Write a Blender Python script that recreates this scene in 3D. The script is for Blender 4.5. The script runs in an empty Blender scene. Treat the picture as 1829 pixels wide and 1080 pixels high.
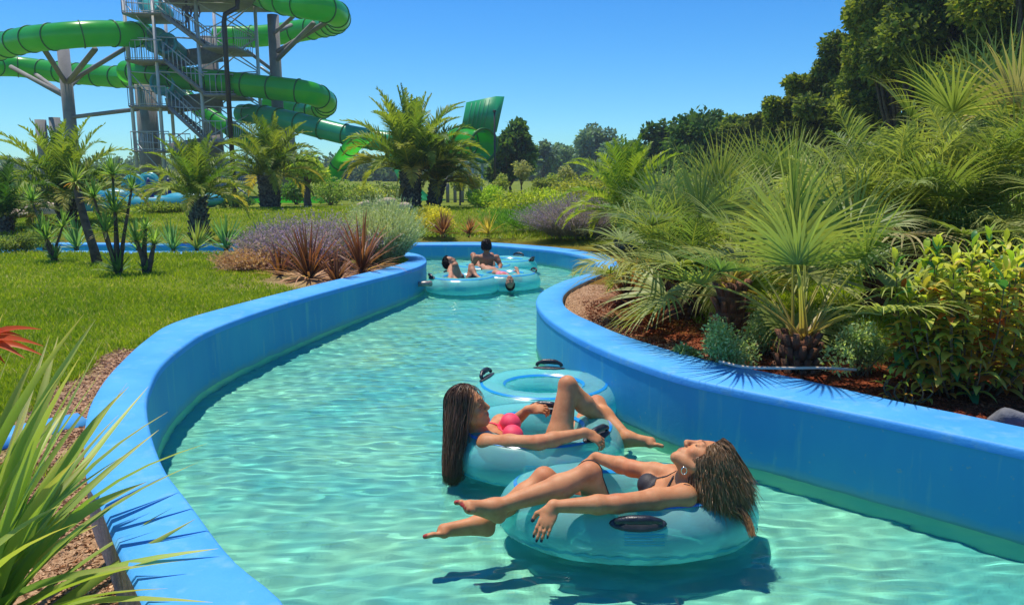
import bpy, math, random
import numpy as np
from mathutils import Vector, Matrix
random.seed(7)
rng = np.random.default_rng(7)
R = math.radians
PI = math.pi
sc = bpy.context.scene
COL = sc.collection

# ------------------------------------------------------------------ camera
CAM_H, FPX, PITCH = 1.6, 1360.0, math.atan(0.1735)
cam_d = bpy.data.cameras.new('camera'); cam = bpy.data.objects.new('camera', cam_d); COL.objects.link(cam)
cam.location = (0, 0, CAM_H); cam.rotation_euler = (PI/2 - PITCH, 0, 0)
cam_d.sensor_width = 36; cam_d.sensor_fit = 'HORIZONTAL'; cam_d.lens = 36*FPX/1829.0
cam_d.clip_start = .05; cam_d.clip_end = 3000
sc.camera = cam

# ------------------------------------------------------------------ sky and sun
SUN_AZ, SUN_EL = -42.0, 73.0            # azimuth measured from +Y towards +X
w = bpy.data.worlds.new('World'); sc.world = w; w.use_nodes = True
nt = w.node_tree; nt.nodes.clear()
sky = nt.nodes.new('ShaderNodeTexSky'); sky.sky_type = 'NISHITA'; sky.sun_disc = False
sky.sun_elevation = R(SUN_EL); sky.sun_rotation = R(SUN_AZ)
sky.air_density = 1.0; sky.dust_density = 0.0; sky.ozone_density = 4.0; sky.altitude = 0
hs = nt.nodes.new('ShaderNodeHueSaturation'); hs.inputs['Saturation'].default_value = 1.3
bg = nt.nodes.new('ShaderNodeBackground'); bg.inputs[1].default_value = .112
wo = nt.nodes.new('ShaderNodeOutputWorld')
nt.links.new(sky.outputs[0], hs.inputs['Color']); tm = nt.nodes.new('ShaderNodeMixRGB'); tm.blend_type = 'MULTIPLY'; tm.inputs[0].default_value = 1; tm.inputs[2].default_value = (.37, .69, .90, 1)
nt.links.new(hs.outputs[0], tm.inputs[1]); nt.links.new(tm.outputs[0], bg.inputs[0]); nt.links.new(bg.outputs[0], wo.inputs[0])
sd = bpy.data.lights.new('sun', 'SUN'); so = bpy.data.objects.new('sun', sd); COL.objects.link(so)
sd.energy = 3.45; sd.angle = R(.9); sd.color = (1, .92, .78)
az, el = R(SUN_AZ), R(SUN_EL)
SUN = Vector((math.sin(az)*math.cos(el), math.cos(az)*math.cos(el), math.sin(el)))
so.rotation_euler = SUN.to_track_quat('Z', 'Y').to_euler()
sd.cycles.is_caustics_light = True
so.location = (0, 0, 30)
sc.view_settings.view_transform = 'Standard'; sc.view_settings.look = 'None'
sc.view_settings.exposure = 0.58; sc.view_settings.gamma = 1
cy = sc.cycles
cy.max_bounces = 10; cy.diffuse_bounces = 5; cy.glossy_bounces = 3; cy.transmission_bounces = 8; cy.transparent_max_bounces = 12
cy.caustics_refractive = True; cy.caustics_reflective = False; cy.blur_glossy = .3; cy.sample_clamp_indirect = 6
cy.use_denoising = True

# ------------------------------------------------------------------ photo pixel -> place
SP, CP = math.sin(PITCH), math.cos(PITCH)
def _dir(px, py):
    a = (px-914.5)/FPX; v = (py-540)/FPX
    return a, CP - v*SP, -(SP + v*CP)
def W(px, py, Y):                    # the point at ground distance Y behind photo pixel (px,py)
    a, g, d = _dir(px, py); s = Y/g
    return Vector((a*s, Y, CAM_H + d*s))
def G(px, py, z):                    # the point at height z
    a, g, d = _dir(px, py); s = (z-CAM_H)/d
    return Vector((a*s, g*s, z))
def X_at(px, Y, z=.3):               # x of a pixel column at distance Y
    dep = Y*CP + (CAM_H-z)*SP
    return (px-914.5)/FPX*dep

# ------------------------------------------------------------------ object helpers
def tag(o, label=None, cat=None, group=None, kind=None):
    if label: o['label'] = label
    if cat: o['category'] = cat
    if group: o['group'] = group
    if kind: o['kind'] = kind
    return o
def empty(name, loc, label, cat, group=None, rz=0):
    o = bpy.data.objects.new(name, None); COL.objects.link(o); o.location = loc; o.rotation_euler = (0, 0, rz)
    o.empty_display_size = .1
    return tag(o, label, cat, group)
def link(name, me, mat=None, parent=None, loc=None):
    o = bpy.data.objects.new(name, me); COL.objects.link(o)
    if mat is not None and len(me.materials) == 0: me.materials.append(mat)
    if parent is not None: o.parent = parent
    if loc is not None: o.location = loc
    return o
def mesh(name, V, F, mat=None, smooth=False, col=None, colname='Col'):
    """V (n,3); F (m,k) array or list of such arrays/tuples; col (n,3) vertex colours"""
    V = np.asarray(V, dtype=np.float32)
    me = bpy.data.meshes.new(name)
    if isinstance(F, np.ndarray): Fs = [F]
    else:
        Fs = []; by = {}
        for f in F: by.setdefault(len(f), []).append(f)
        for k, l in by.items(): Fs.append(np.array(l))
    nl = sum(f.size for f in Fs); nf = sum(len(f) for f in Fs)
    me.vertices.add(len(V)); me.vertices.foreach_set('co', V.ravel())
    me.loops.add(nl); me.polygons.add(nf)
    me.loops.foreach_set('vertex_index', np.concatenate([f.ravel() for f in Fs]).astype(np.int32))
    st = []; s = 0
    for f in Fs:
        st.append(s + np.arange(len(f))*f.shape[1]); s += f.size
    me.polygons.foreach_set('loop_start', np.concatenate(st).astype(np.int32))
    if smooth: me.polygons.foreach_set('use_smooth', np.ones(nf, dtype=bool))
    me.update(calc_edges=True)
    if col is not None:
        a = me.color_attributes.new(colname, 'FLOAT_COLOR', 'POINT')
        c = np.ones((len(V), 4), dtype=np.float32); c[:, :np.asarray(col).shape[1]] = col
        a.data.foreach_set('color', c.ravel())
    if mat is not None: me.materials.append(mat)
    me.validate()
    return me
class MB:
    """collects shapes into one mesh"""
    def __init__(s): s.V = []; s.F = []; s.n = 0
    def add(s, V, F):
        V = np.asarray(V, float); s.V.append(V)
        for f in F: s.F.append(tuple(int(i)+s.n for i in f))
        s.n += len(V); return s
    def box(s, c, size, rot=None):
        c = Vector(c); h = Vector(size)/2; V = []
        for x in (-1, 1):
            for y in (-1, 1):
                for z in (-1, 1):
                    p = Vector((x*h.x, y*h.y, z*h.z))
                    if rot is not None: p = rot @ p
                    V.append(p + c)
        return s.add(V, [(0,1,3,2),(4,6,7,5),(0,4,5,1),(2,3,7,6),(0,2,6,4),(1,5,7,3)])
    def beam(s, a, b, w_, h_=None):
        a = Vector(a); b = Vector(b); h_ = h_ or w_; d = b-a
        q = d.to_track_quat('Z', 'Y').to_matrix()
        return s.box((a+b)/2, (w_, h_, d.length), q)
    def tube(s, pts, r, k=8, cap=True):
        pts = [Vector(p) for p in pts]; n = len(pts)
        rs = r if hasattr(r, '__len__') else [r]*n
        V = []; up = None
        for i, p in enumerate(pts):
            t = (pts[min(i+1, n-1)] - pts[max(i-1, 0)]).normalized()
            if up is None:
                up = Vector((0,0,1)) if abs(t.z) < .9 else Vector((1,0,0))
            sd_ = t.cross(up).normalized(); up = sd_.cross(t).normalized()
            for j in range(k):
                a = 2*PI*j/k
                V.append(p + (sd_*math.cos(a) + up*math.sin(a))*rs[i])
        F = []
        for i in range(n-1):
            for j in range(k):
                F.append((i*k+j, i*k+(j+1) % k, (i+1)*k+(j+1) % k, (i+1)*k+j))
        if cap: F.append(tuple(range(k))[::-1]); F.append(tuple(range((n-1)*k, n*k)))
        return s.add(V, F)
    def ball(s, c, r, nu=12, nv=8, rot=None):
        c = Vector(c); r = Vector(r) if hasattr(r, '__len__') else Vector((r, r, r)); V = []; F = []
        for i in range(nv+1):
            th = PI*i/nv
            for j in range(nu):
                a = 2*PI*j/nu
                p = Vector((r.x*math.sin(th)*math.cos(a), r.y*math.sin(th)*math.sin(a), r.z*math.cos(th)))
                if rot is not None: p = rot @ p
                V.append(c+p)
        for i in range(nv):
            for j in range(nu):
                F.append((i*nu+j, (i+1)*nu+j, (i+1)*nu+(j+1) % nu, i*nu+(j+1) % nu))
        return s.add(V, F)
    def build(s, name, mat, parent=None, smooth=False, loc=None):
        me = mesh(name, np.concatenate(s.V), s.F, mat, smooth)
        return link(name, me, None, parent, loc)
def catmull(P, n):
    P = np.asarray(P, float); m = len(P); E = np.vstack([2*P[0]-P[1], P, 2*P[-1]-P[-2]])
    # chord-length samples
    out = []
    t = np.linspace(0, m-1-1e-9, n*8)
    i = t.astype(int); u = (t-i)[:, None]
    p0, p1, p2, p3 = E[i], E[i+1], E[i+2], E[i+3]
    C = .5*((2*p1)+(-p0+p2)*u+(2*p0-5*p1+4*p2-p3)*u**2+(-p0+3*p1-3*p2+p3)*u**3)
    L = np.concatenate([[0], np.cumsum(np.linalg.norm(np.diff(C, axis=0), axis=1))])
    q = np.linspace(0, L[-1], n)
    return np.stack([np.interp(q, L, C[:, k]) for k in range(C.shape[1])], 1)
def noise2(x, y, seed=0, oct=3):
    """cheap smooth value noise, -1..1"""
    x = np.asarray(x, float); y = np.asarray(y, float); r = np.zeros(np.broadcast(x, y).shape); amp = 1; tot = 0
    def h(i, j, s):
        v = np.sin(i*127.1 + j*311.7 + s*74.7)*43758.5453
        return v - np.floor(v)
    for o in range(oct):
        xi = np.floor(x); yi = np.floor(y); fx = x-xi; fy = y-yi
        fx = fx*fx*(3-2*fx); fy = fy*fy*(3-2*fy); s = seed+o*17
        r += amp*((h(xi,yi,s)*(1-fx)+h(xi+1,yi,s)*fx)*(1-fy)+(h(xi,yi+1,s)*(1-fx)+h(xi+1,yi+1,s)*fx)*fy)
        tot += amp; amp *= .5; x = x*2.03+11.3; y = y*2.03+5.7
    return r/tot*2-1

# ------------------------------------------------------------------ materials
def new_mat(name):
    m = bpy.data.materials.new(name); m.use_nodes = True; t = m.node_tree; t.nodes.clear()
    o = t.nodes.new('ShaderNodeOutputMaterial')
    def N(ty, **kw):
        n = t.nodes.new('ShaderNode'+ty)
        for k, v in kw.items():
            if k in n.inputs.keys() if isinstance(k, str) else False: n.inputs[k].default_value = v
            else: setattr(n, k, v)
        return n
    return m, t, N, o
def noise_fac(t, N, scale, detail=4, lo=.35, hi=.65, coord='Object', stretch=None, rough=.6):
    tc = N('TexCoord'); n = N('TexNoise'); n.inputs['Scale'].default_value = scale; n.inputs['Detail'].default_value = detail
    n.inputs['Roughness'].default_value = rough
    src = tc.outputs[coord]
    if stretch:
        mp = N('Mapping'); mp.inputs['Scale'].default_value = stretch; t.links.new(src, mp.inputs[0]); src = mp.outputs[0]
    t.links.new(src, n.inputs['Vector'])
    mr = N('MapRange'); mr.inputs['From Min'].default_value = lo; mr.inputs['From Max'].default_value = hi
    t.links.new(n.outputs['Fac'], mr.inputs['Value'])
    return mr.outputs[0]
def surf(name, c1, c2=None, scale=6, rough=.6, bump=0, bscale=40, spec=.5, coat=0, metallic=0, stretch=None, lo=.35, hi=.65, extra=None, trans=None, sss=0):
    m, t, N, o = new_mat(name)
    b = N('BsdfPrincipled'); b.inputs['Roughness'].default_value = rough; b.inputs['Specular IOR Level'].default_value = spec
    b.inputs['Coat Weight'].default_value = coat; b.inputs['Metallic'].default_value = metallic
    if sss:
        b.inputs['Subsurface Weight'].default_value = sss; b.inputs['Subsurface Radius'].default_value = (.9, .35, .2); b.inputs['Subsurface Scale'].default_value = .01
    b.inputs['Base Color'].default_value = (*c1, 1)
    if c2 is not None:
        mx = N('MixRGB'); mx.inputs[1].default_value = (*c1, 1); mx.inputs[2].default_value = (*c2, 1)
        t.links.new(noise_fac(t, N, scale, lo=lo, hi=hi, stretch=stretch), mx.inputs[0]); last = mx.outputs[0]
        if extra is not None:      # third colour, own scale
            m2 = N('MixRGB'); m2.inputs[2].default_value = (*extra[0], 1); t.links.new(last, m2.inputs[1])
            t.links.new(noise_fac(t, N, extra[1], lo=extra[2], hi=extra[3]), m2.inputs[0]); last = m2.outputs[0]
        t.links.new(last, b.inputs['Base Color'])
    if bump:
        bn = N('Bump'); bn.inputs['Strength'].default_value = bump; bn.inputs['Distance'].default_value = .02
        t.links.new(noise_fac(t, N, bscale, lo=0, hi=1), bn.inputs['Height']); t.links.new(bn.outputs[0], b.inputs['Normal'])
    sh = b.outputs[0]
    if trans:
        tr = N('BsdfTranslucent'); tr.inputs[0].default_value = (*trans[1], 1)
        ms = N('MixShader'); ms.inputs[0].default_value = trans[0]; t.links.new(sh, ms.inputs[1]); t.links.new(tr.outputs[0], ms.inputs[2]); sh = ms.outputs[0]
    t.links.new(sh, o.inputs[0])
    return m
def leafmat(name, rough=.45, transl=.35, gain=1.0, tint=(1.15, 1.2, .5), spec=.35, scale=0):
    """leaf colour comes from the mesh's own Col attribute; thin leaves let light through"""
    m, t, N, o = new_mat(name)
    a = N('VertexColor'); a.layer_name = 'Col'
    b = N('BsdfPrincipled'); b.inputs['Roughness'].default_value = rough; b.inputs['Specular IOR Level'].default_value = spec
    oi = N('ObjectInfo'); hv = N('HueSaturation')
    mr = N('MapRange'); mr.inputs['To Min'].default_value = .85*gain; mr.inputs['To Max'].default_value = 1.15*gain
    t.links.new(oi.outputs['Random'], mr.inputs[0]); t.links.new(mr.outputs[0], hv.inputs['Value']); t.links.new(a.outputs[0], hv.inputs['Color'])
    t.links.new(hv.outputs[0], b.inputs['Base Color'])
    tr = N('BsdfTranslucent'); mu = N('MixRGB', blend_type='MULTIPLY'); mu.inputs[0].default_value = 1; mu.inputs[2].default_value = (*tint, 1)
    t.links.new(hv.outputs[0], mu.inputs[1]); t.links.new(mu.outputs[0], tr.inputs[0])
    ms = N('MixShader'); ms.inputs[0].default_value = transl
    t.links.new(b.outputs[0], ms.inputs[1]); t.links.new(tr.outputs[0], ms.inputs[2]); t.links.new(ms.outputs[0], o.inputs[0])
    return m
LEAF = leafmat('leaf', gain=2.5, transl=.46, spec=.25); LEAF_GLOSS = leafmat('leaf_gloss', rough=.45, spec=.4, transl=.44, gain=2.4)
FAR_LEAF = leafmat('far_leaf', rough=.7, transl=.42, spec=.12, gain=2.9)
# ------------------------------------------------------------------ channel outline (pool walls)
def gz(l): return np.array([list(G(a, b, z)) for a, b, z in l])
# left bank: water-side edge and lawn-side edge of the coping, near to far, same number of stations
L_in = gz([(640,1300,.42),(560,1170,.42),(505,1070,.42),(414,993,.42),(337,892,.42),(294,834,.42),(270,772,.42),(262,719,.42),(270,685,.42),(289,651,.42),(327,618,.42),(375,589,.42),(463,556,.42),(555,528,.41),(648,503,.39),(722,484,.37),(757,471,.36),(761,461,.35),(747,453.5,.34),(715,449,.33)])
L_out = gz([(330,1300,.42),(280,1170,.42),(252,1070,.42),(207,974,.42),(178,897,.42),(154,849,.42),(150,777,.42),(159,724,.42),(183,680,.42),(212,647,.42),(256,608,.42),(308,576,.42),(410,546,.42),(520,518,.41),(625,493,.39),(700,475,.37),(725,466.5,.36),(727,461,.35),(718,457,.34),(700,454,.33)])
ex = np.array([[-2.2,11.95,.33],[-4.5,12.1,.33],[-9,12.3,.33],[-16,12.6,.33]])
L_in = np.vstack([[[-.2,1.0,.42],[-.3,1.5,.42]], L_in[1:], ex]); L_out = np.vstack([[[-.55,1.0,.42],[-.68,1.5,.42]], L_out[1:], ex-np.array([0,.3,0])])
# far bank round to the right bank, far-left to near-right
R_in = gz([(827,436.5,.25),(882,438,.25),(966,445,.26),(1020,452,.27),(1056,462,.29),(1066,474,.31),(1049,487,.33),(1007,501,.36),(971,518,.39),(958,534,.41),(962,550,.42),(982,571,.42),(1021,596,.42),(1063,617,.42),(1125,642,.42),(1225,674,.42),(1376,706,.42),(1537,739,.42),(1680,769,.42),(1829,801,.42),(2100,860,.42),(2500,945,.42)])
R_out = gz([(827,432,.25),(882,433,.25),(966,439,.26),(1032,446,.27),(1085,456,.29),(1105,474,.31),(1072,489,.33),(1030,508,.36),(1010,521,.39),(1005,534,.41),(1012,547,.42),(1029,560,.42),(1063,576,.42),(1105,594,.42),(1168,615,.42),(1262,641,.42),(1420,673,.42),(1591,712,.42),(1720,738,.42),(1860,767,.42),(2130,815,.42),(2540,890,.42)])
exf = np.array([[-16,14.6,.25],[-9,14.2,.25],[-4.5,13.95,.25]])
R_in = np.vstack([exf, R_in]); R_out = np.vstack([exf+np.array([0,.3,0]), R_out])
NL = 260
def stations(A, B, n):
    """two edges sampled at matching parameters"""
    AB = catmull(np.hstack([A, B]), n)
    return AB[:, :3], AB[:, 3:]
Li, Lo = stations(L_in, L_out, NL); Ri, Ro = stations(R_in, R_out, NL)
blue_lip = surf('blue_paint_coping', (.055,.33,.80), (.09,.40,.84), scale=2.2, rough=.55, bump=.12, bscale=60, extra=((.16,.43,.68), 11, .54, .78), spec=.3)
def face_mat():
    m, t, N, o = new_mat('blue_paint_wall'); b = N('BsdfPrincipled'); b.inputs['Roughness'].default_value = .5; b.inputs['Specular IOR Level'].default_value = .3
    def mx(f, a, c, fac=1):
        n = N('MixRGB')
        for k, v in ((1, a), (2, c)):
            if isinstance(v, tuple): n.inputs[k].default_value = (*v, 1)
            else: t.links.new(v, n.inputs[k])
        t.links.new(f, n.inputs[0]); return n.outputs[0]
    c = mx(noise_fac(t, N, 1.3, 4, stretch=(1,1,.3)), (.035,.30,.60), (.06,.40,.62)); c = mx(noise_fac(t, N, 16, 5, .56, .75, stretch=(1,1,.12)), c, (.14,.46,.58)); c = mx(noise_fac(t, N, 34, 4, .66, .72), c, (.20,.42,.50))
    tc = N('TexCoord'); sp = N('SeparateXYZ'); t.links.new(tc.outputs['Object'], sp.inputs[0]); nz = N('TexNoise'); nz.inputs['Scale'].default_value = 9; t.links.new(tc.outputs['Object'], nz.inputs['Vector'])
    ma = N('Math', operation='MULTIPLY_ADD'); ma.inputs[1].default_value = .07; t.links.new(nz.outputs['Fac'], ma.inputs[0]); t.links.new(sp.outputs[2], ma.inputs[2])
    mr = N('MapRange'); mr.inputs['From Min'].default_value = .085; mr.inputs['From Max'].default_value = .045; mr.inputs['To Max'].default_value = .65; t.links.new(ma.outputs[0], mr.inputs[0])
    c = mx(mr.outputs[0], c, (.16,.40,.42)); t.links.new(c, b.inputs['Base Color'])
    bn = N('Bump'); bn.inputs['Strength'].default_value = .1; bn.inputs['Distance'].default_value = .01; t.links.new(noise_fac(t, N, 30, 4, 0, 1), bn.inputs['Height']); t.links.new(bn.outputs[0], b.inputs['Normal'])
    t.links.new(b.outputs[0], o.inputs[0]); return m
blue_face = face_mat()
conc = surf('grey_render', (.22,.22,.24), (.33,.31,.30), scale=7, rough=.9, bump=.4)
def floor_mat():
    m, t, N, o = new_mat('pool_floor'); b = N('BsdfPrincipled'); b.inputs['Roughness'].default_value = .7; b.inputs['Specular IOR Level'].default_value = .1
    mx = N('MixRGB'); mx.inputs[1].default_value = (.17,.62,.54,1); mx.inputs[2].default_value = (.40,.80,.54,1)  # yellow-green patches put the tint of the water's caustics into the floor colour
    t.links.new(noise_fac(t, N, 1.2, 4), mx.inputs[0]); t.links.new(mx.outputs[0], b.inputs['Base Color']); t.links.new(b.outputs[0], o.inputs[0]); return m
FLOORM = floor_mat()
def strip(name, rows, mat, parent, smooth=True):
    V = np.concatenate(rows); n = len(rows[0]); F = []
    for r in range(len(rows)-1):
        a = np.arange(n-1)+r*n
        F.append(np.stack([a, a+1, a+1+n, a+n], 1))
    return link(name, mesh(name, V, np.concatenate(F), mat, smooth), None, parent)
def wall(name, In, Out, label):
    e = empty('channel_wall', (float(In[NL//2,0]), float(In[NL//2,1]), 0), label, 'pool wall')
    off = np.array([In[NL//2,0], In[NL//2,1], 0])
    d = Out-In; d[:, 2] = 0; ln = np.linalg.norm(d, axis=1)[:, None]; u = d/ln
    def at(f, z): # f metres from inner edge (or outer when negative)
        p = (In + u*f) if f >= 0 else (Out + u*f)
        p = p.copy(); p[:, 2] = In[:, 2] + z; return p-off
    z0 = lambda P, z: np.column_stack([P[:, :2], np.full(len(P), z)])
    b = .018
    strip('coping', [at(0,-.05), at(0,-b), at(b*.3,-b*.3), at(b,0), at(-b,0), (lambda q: (q.__setitem__((slice(None),2), q[:,2]-b), q)[1])(Out.copy()-off)], blue_lip, e)
    i2 = at(.006,-.05)
    strip('painted_face', [at(.006,-.05), z0(i2, .1), z0(i2, -.03)], blue_face, e)
    strip('submerged_face', [z0(i2, -.03), z0(i2, -.3), z0(i2, -1.0)], FLOORM, e)
    o2 = Out.copy()-off; o2[:, 2] = Out[:, 2]-b
    strip('outer_face', [o2, z0(o2, -.3)], conc, e)
    # closing strip under the coping edge
    return e
wl = wall('l', Li, Lo, 'blue painted wall curving along the lawn on the water channel\'s left side')
wr = wall('r', Ri, Ro, 'blue painted wall sweeping round the red planting bed and palms')

# channel polygon (water side edges)
CH = np.vstack([Li[:, :2], Ri[:, :2]])
MID = np.vstack([(Li+Lo)[:, :2]/2, (Ri+Ro)[:, :2]/2])
def inside(P, poly):
    x, y = P[:, 0], P[:, 1]; c = np.zeros(len(P), bool); n = len(poly); j = n-1
    for i in range(n):
        xi, yi = poly[i]; xj, yj = poly[j]
        if yi != yj:
            m = ((yi > y) != (yj > y)) & (x < (xj-xi)*(y-yi)/(yj-yi)+xi); c ^= m
        j = i
    return c
def dist_line(P, L):
    d = np.full(len(P), 1e9)
    for k in range(0, len(L), 1):
        dd = (P[:, 0]-L[k, 0])**2+(P[:, 1]-L[k, 1])**2; d = np.minimum(d, dd)
    return np.sqrt(d)

# ------------------------------------------------------------------ ground: one sheet out to the horizon
def axis(lo, hi, fine_lo, fine_hi, step, grow=1.12):
    a = list(np.arange(fine_lo, fine_hi, step)); s = step; x = fine_hi
    while x < hi: a.append(x); s *= grow; x += s
    a.append(hi); s = step; x = fine_lo-step; b = []
    while x > lo: b.append(x); s *= grow; x -= s
    b.append(lo)
    return np.array(b[::-1]+a)
gx = axis(-900, 900, -6, 6.5, .07); gy = axis(-40, 1600, .4, 15, .07)
GX, GY = np.meshgrid(gx, gy); P2 = np.stack([GX.ravel(), GY.ravel()], 1)
def ground_h(x, y):
    """height of the ground away from the channel"""
    x = np.asarray(x, float); y = np.asarray(y, float)
    z = np.full(np.broadcast(x, y).shape, .34)
    z = z + .03*noise2(x*.5, y*.5, 3) * np.clip((y-2)/4, 0, 1)
    z = z + .22*np.exp(-(((x+6.3)/4.5)**2+((y-20.5)/3.5)**2)) + .15*np.exp(-(((x+1.5)/3)**2+((y-22)/3)**2))
    near = np.clip((3.6-y)/1.0, 0, 1)*(x < -.2)                # low mulch bed by the camera
    z = z - .16*near
    z = z - .10*np.exp(-(((x-.75)/.5)**2+((y-6.2)/1.2)**2))        # sandy hollow behind the bend
    z = np.where(y > 24, z - .25*np.clip((y-24)/16, 0, 1), z)
    z = z + 0.10*np.clip((x-2)/3, 0, 1)*np.clip((12-y)/4, 0, 1)
    return z
sel = (P2[:, 0] > -17) & (P2[:, 0] < 9) & (P2[:, 1] < 16)
ins = np.zeros(len(P2), bool); ins[sel] = inside(P2[sel], MID)
z = ground_h(P2[:, 0], P2[:, 1]); far = ~sel
dch = np.full(len(P2), 9.); dch[sel] = dist_line(P2[sel], MID)
wallz = np.full(len(P2), 9.)
# keep the soil under the coping where it meets the walls
allm = np.vstack([(Li+Lo)/2, (Ri+Ro)/2])
zi = np.where(sel)[0]
for s_ in range(0, len(zi), 20000):
    q = zi[s_:s_+20000]; D = ((P2[q][:, None, :]-allm[None, ::3, :2])**2).sum(2); wallz[q] = allm[::3, 2][D.argmin(1)]
bl = np.clip(1.9-dch/1.0, 0, 1); bl = bl*bl*(3-2*bl); z = np.where(sel, z*(1-bl)+np.minimum(z, wallz-.06)*bl, z)
z[ins] = -1.2
# zones: R = mulch/red soil, G = tan gravel
tan = np.zeros(len(P2)); red = np.zeros(len(P2))
x_, y_ = P2[:, 0], P2[:, 1]; nn = noise2(x_*3, y_*3, 5)
dl = np.full(len(P2), 9.); dl[sel] = dist_line(P2[sel], Lo)
left = (~ins) & sel & (x_ < .2)
tan = np.where(left & (y_ < 5.3), np.clip(1.6-(dl-.02)/(.16+.20*np.clip((4.6-y_)/1.2, 0, 1))+.4*nn, 0, 1), tan)
tan = np.where(left & (y_ < 3.25), np.clip((3.3-y_)*4+.5*nn, 0, 1), tan)
c1 = G(640,505,.35)
tan = np.where(left & (y_ > 8.2) & (x_ > -3.3), np.clip(1.2-np.hypot((x_+2.15)/1.0, (y_-9.6)/1.5)*1.0+.4*nn+.2, 0, 1), tan)
dr = np.full(len(P2), 9.); dr[sel] = dist_line(P2[sel], Ro)
right = (~ins) & sel & (x_ > 0)
tan = np.where(right & (y_ > 4.9) & (y_ < 8.8), np.clip(1.2-dr/.5+.35*nn, 0, 1), tan)
red = np.where(right & (y_ < 9), np.clip(2.0-dr/.75+.4*nn, 0, 1), red)
red = np.where(right & (y_ > 8.5), np.clip(1.3-dr/.8+.4*nn, 0, 1)*.6, red)
red = np.where((y_ > 13.5) & (y_ < 17), np.clip(1.4-dr/.9+.3*nn, 0, 1)*.5, red)
ny, nx = GX.shape; idx = np.arange(nx*ny).reshape(ny, nx)
F = np.stack([idx[:-1,:-1].ravel(), idx[:-1,1:].ravel(), idx[1:,1:].ravel(), idx[1:,:-1].ravel()], 1)
def ground_mat():
    m, t, N, o = new_mat('ground'); b = N('BsdfPrincipled'); b.inputs['Roughness'].default_value = .9; b.inputs['Specular IOR Level'].default_value = .15
    a = N('VertexColor'); a.layer_name = 'Col'; sp = N('SeparateColor'); t.links.new(a.outputs[0], sp.inputs[0])
    def mix(f, c1, c2):
        mx = N('MixRGB')
        for k, c in ((1, c1), (2, c2)):
            if isinstance(c, tuple): mx.inputs[k].default_value = (*c, 1)
            else: t.links.new(c, mx.inputs[k])
        t.links.new(f, mx.inputs[0]); return mx.outputs[0]
    g = mix(noise_fac(t, N, 14, 6, .3, .7), (.10,.15,.010), (.18,.23,.016))
    g = mix(noise_fac(t, N, 1.1, 3, .45, .7), g, (.27,.30,.02))
    g = mix(noise_fac(t, N, 110, 3, .5, .75), g, (.08,.12,.01))
    tn = mix(noise_fac(t, N, 45, 5, .4, .6), (.36,.20,.11), (.58,.38,.23)); tn = mix(noise_fac(t, N, 90, 3, .55, .7), tn, (.16,.08,.04))
    rd = mix(noise_fac(t, N, 40, 5, .4, .62), (.17,.035,.012), (.32,.085,.03)); rd = mix(noise_fac(t, N, 80, 3, .55, .7), rd, (.06,.018,.01))
    c = mix(sp.outputs[0], g, rd); c = mix(sp.outputs[1], c, tn)
    t.links.new(c, b.inputs['Base Color'])
    bn = N('Bump'); bn.inputs['Strength'].default_value = .8; bn.inputs['Distance'].default_value = .03
    t.links.new(noise_fac(t, N, 55, 5, 0, 1), bn.inputs['Height']); t.links.new(bn.outputs[0], b.inputs['Normal'])
    t.links.new(b.outputs[0], o.inputs[0]); return m
gcol = np.stack([np.clip(red,0,1), np.clip(tan,0,1), np.zeros(len(P2))], 1)
tag(link('ground', mesh('ground', np.column_stack([P2, z]), F, ground_mat(), True, gcol)), kind='structure')
GH = lambda x, y: float(ground_h(np.array([x]), np.array([y]))[0])

# ------------------------------------------------------------------ channel floor and water
fl = link('channel_floor', mesh('channel_floor', [(-17,.3,-.22),(9,.3,-.22),(9,16,-.22),(-17,16,-.22)], [(0,1,2,3)], FLOORM))
tag(fl, kind='structure')
wx = np.arange(-3.6, 6.2, .019); wy = np.arange(.6, 15.4, .019)
WX, WY = np.meshgrid(wx, wy)
def waves(x, y):
    h = np.zeros_like(x); r = np.random.default_rng(3)
    # long crests lying across the channel, plus shorter cross ripples
    wob = .25*noise2(x*.8, y*.8, 9, 2)
    for k in range(34):
        lam = .06*(1.066**k)
        th = PI/2 + r.normal(0, .42) + (0 if k % 4 else r.uniform(-1, 1))
        a = .0046*lam**.6 * r.uniform(.5, 1.1)
        ph = r.uniform(0, 6.28)
        h += a*np.sin((x*math.cos(th)+y*math.sin(th)+wob*.35)*2*PI/lam + ph)*(.55+.45*noise2(x*.9+k*7.3, y*.9+k*3.1, k, 1))
    for (cx_, cy_, ax_, ay_) in ((.535,3.33,.60,.455),(.135,4.13,.50,.47),(.215,4.97,.50,.455),(-.67,10.2,.5,.5),(-.10,10.55,.5,.5)):
        dd = (np.hypot((x-cx_)/ax_, (y-cy_)/ay_)-1)*.5; h += np.where(dd > -.25, .0042*np.sin(dd*2*PI/.105)*np.exp(-np.abs(dd)/.16)*(.6+.4*noise2(x*3, y*3, 31, 1)), 0)
    return h*.70
WZ = waves(WX, WY)
ny, nx = WX.shape; idx = np.arange(nx*ny).reshape(ny, nx)
F = np.stack([idx[:-1,:-1].ravel(), idx[:-1,1:].ravel(), idx[1:,1:].ravel(), idx[1:,:-1].ravel()], 1)
PP = np.stack([WX.ravel(), WY.ravel()], 1)
big = inside(PP, MID)
keep = big[F].all(1); used = np.unique(F[keep]); mp = -np.ones(len(PP), int); mp[used] = np.arange(len(used))
WV = np.column_stack([PP, WZ.ravel()])[used]; WF = mp[F[keep]]
def water_mat():
    m, t, N, o = new_mat('water'); g = N('BsdfGlass'); g.inputs['IOR'].default_value = 1.33; g.inputs['Roughness'].default_value = 0.0
    g.inputs['Color'].default_value = (.86,1,.985,1)
    t.links.new(g.outputs[0], o.inputs[0]); return m
WM = water_mat()
wo_ = link('water', mesh('water', WV, WF, WM, True)); tag(wo_, kind='structure')
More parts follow.
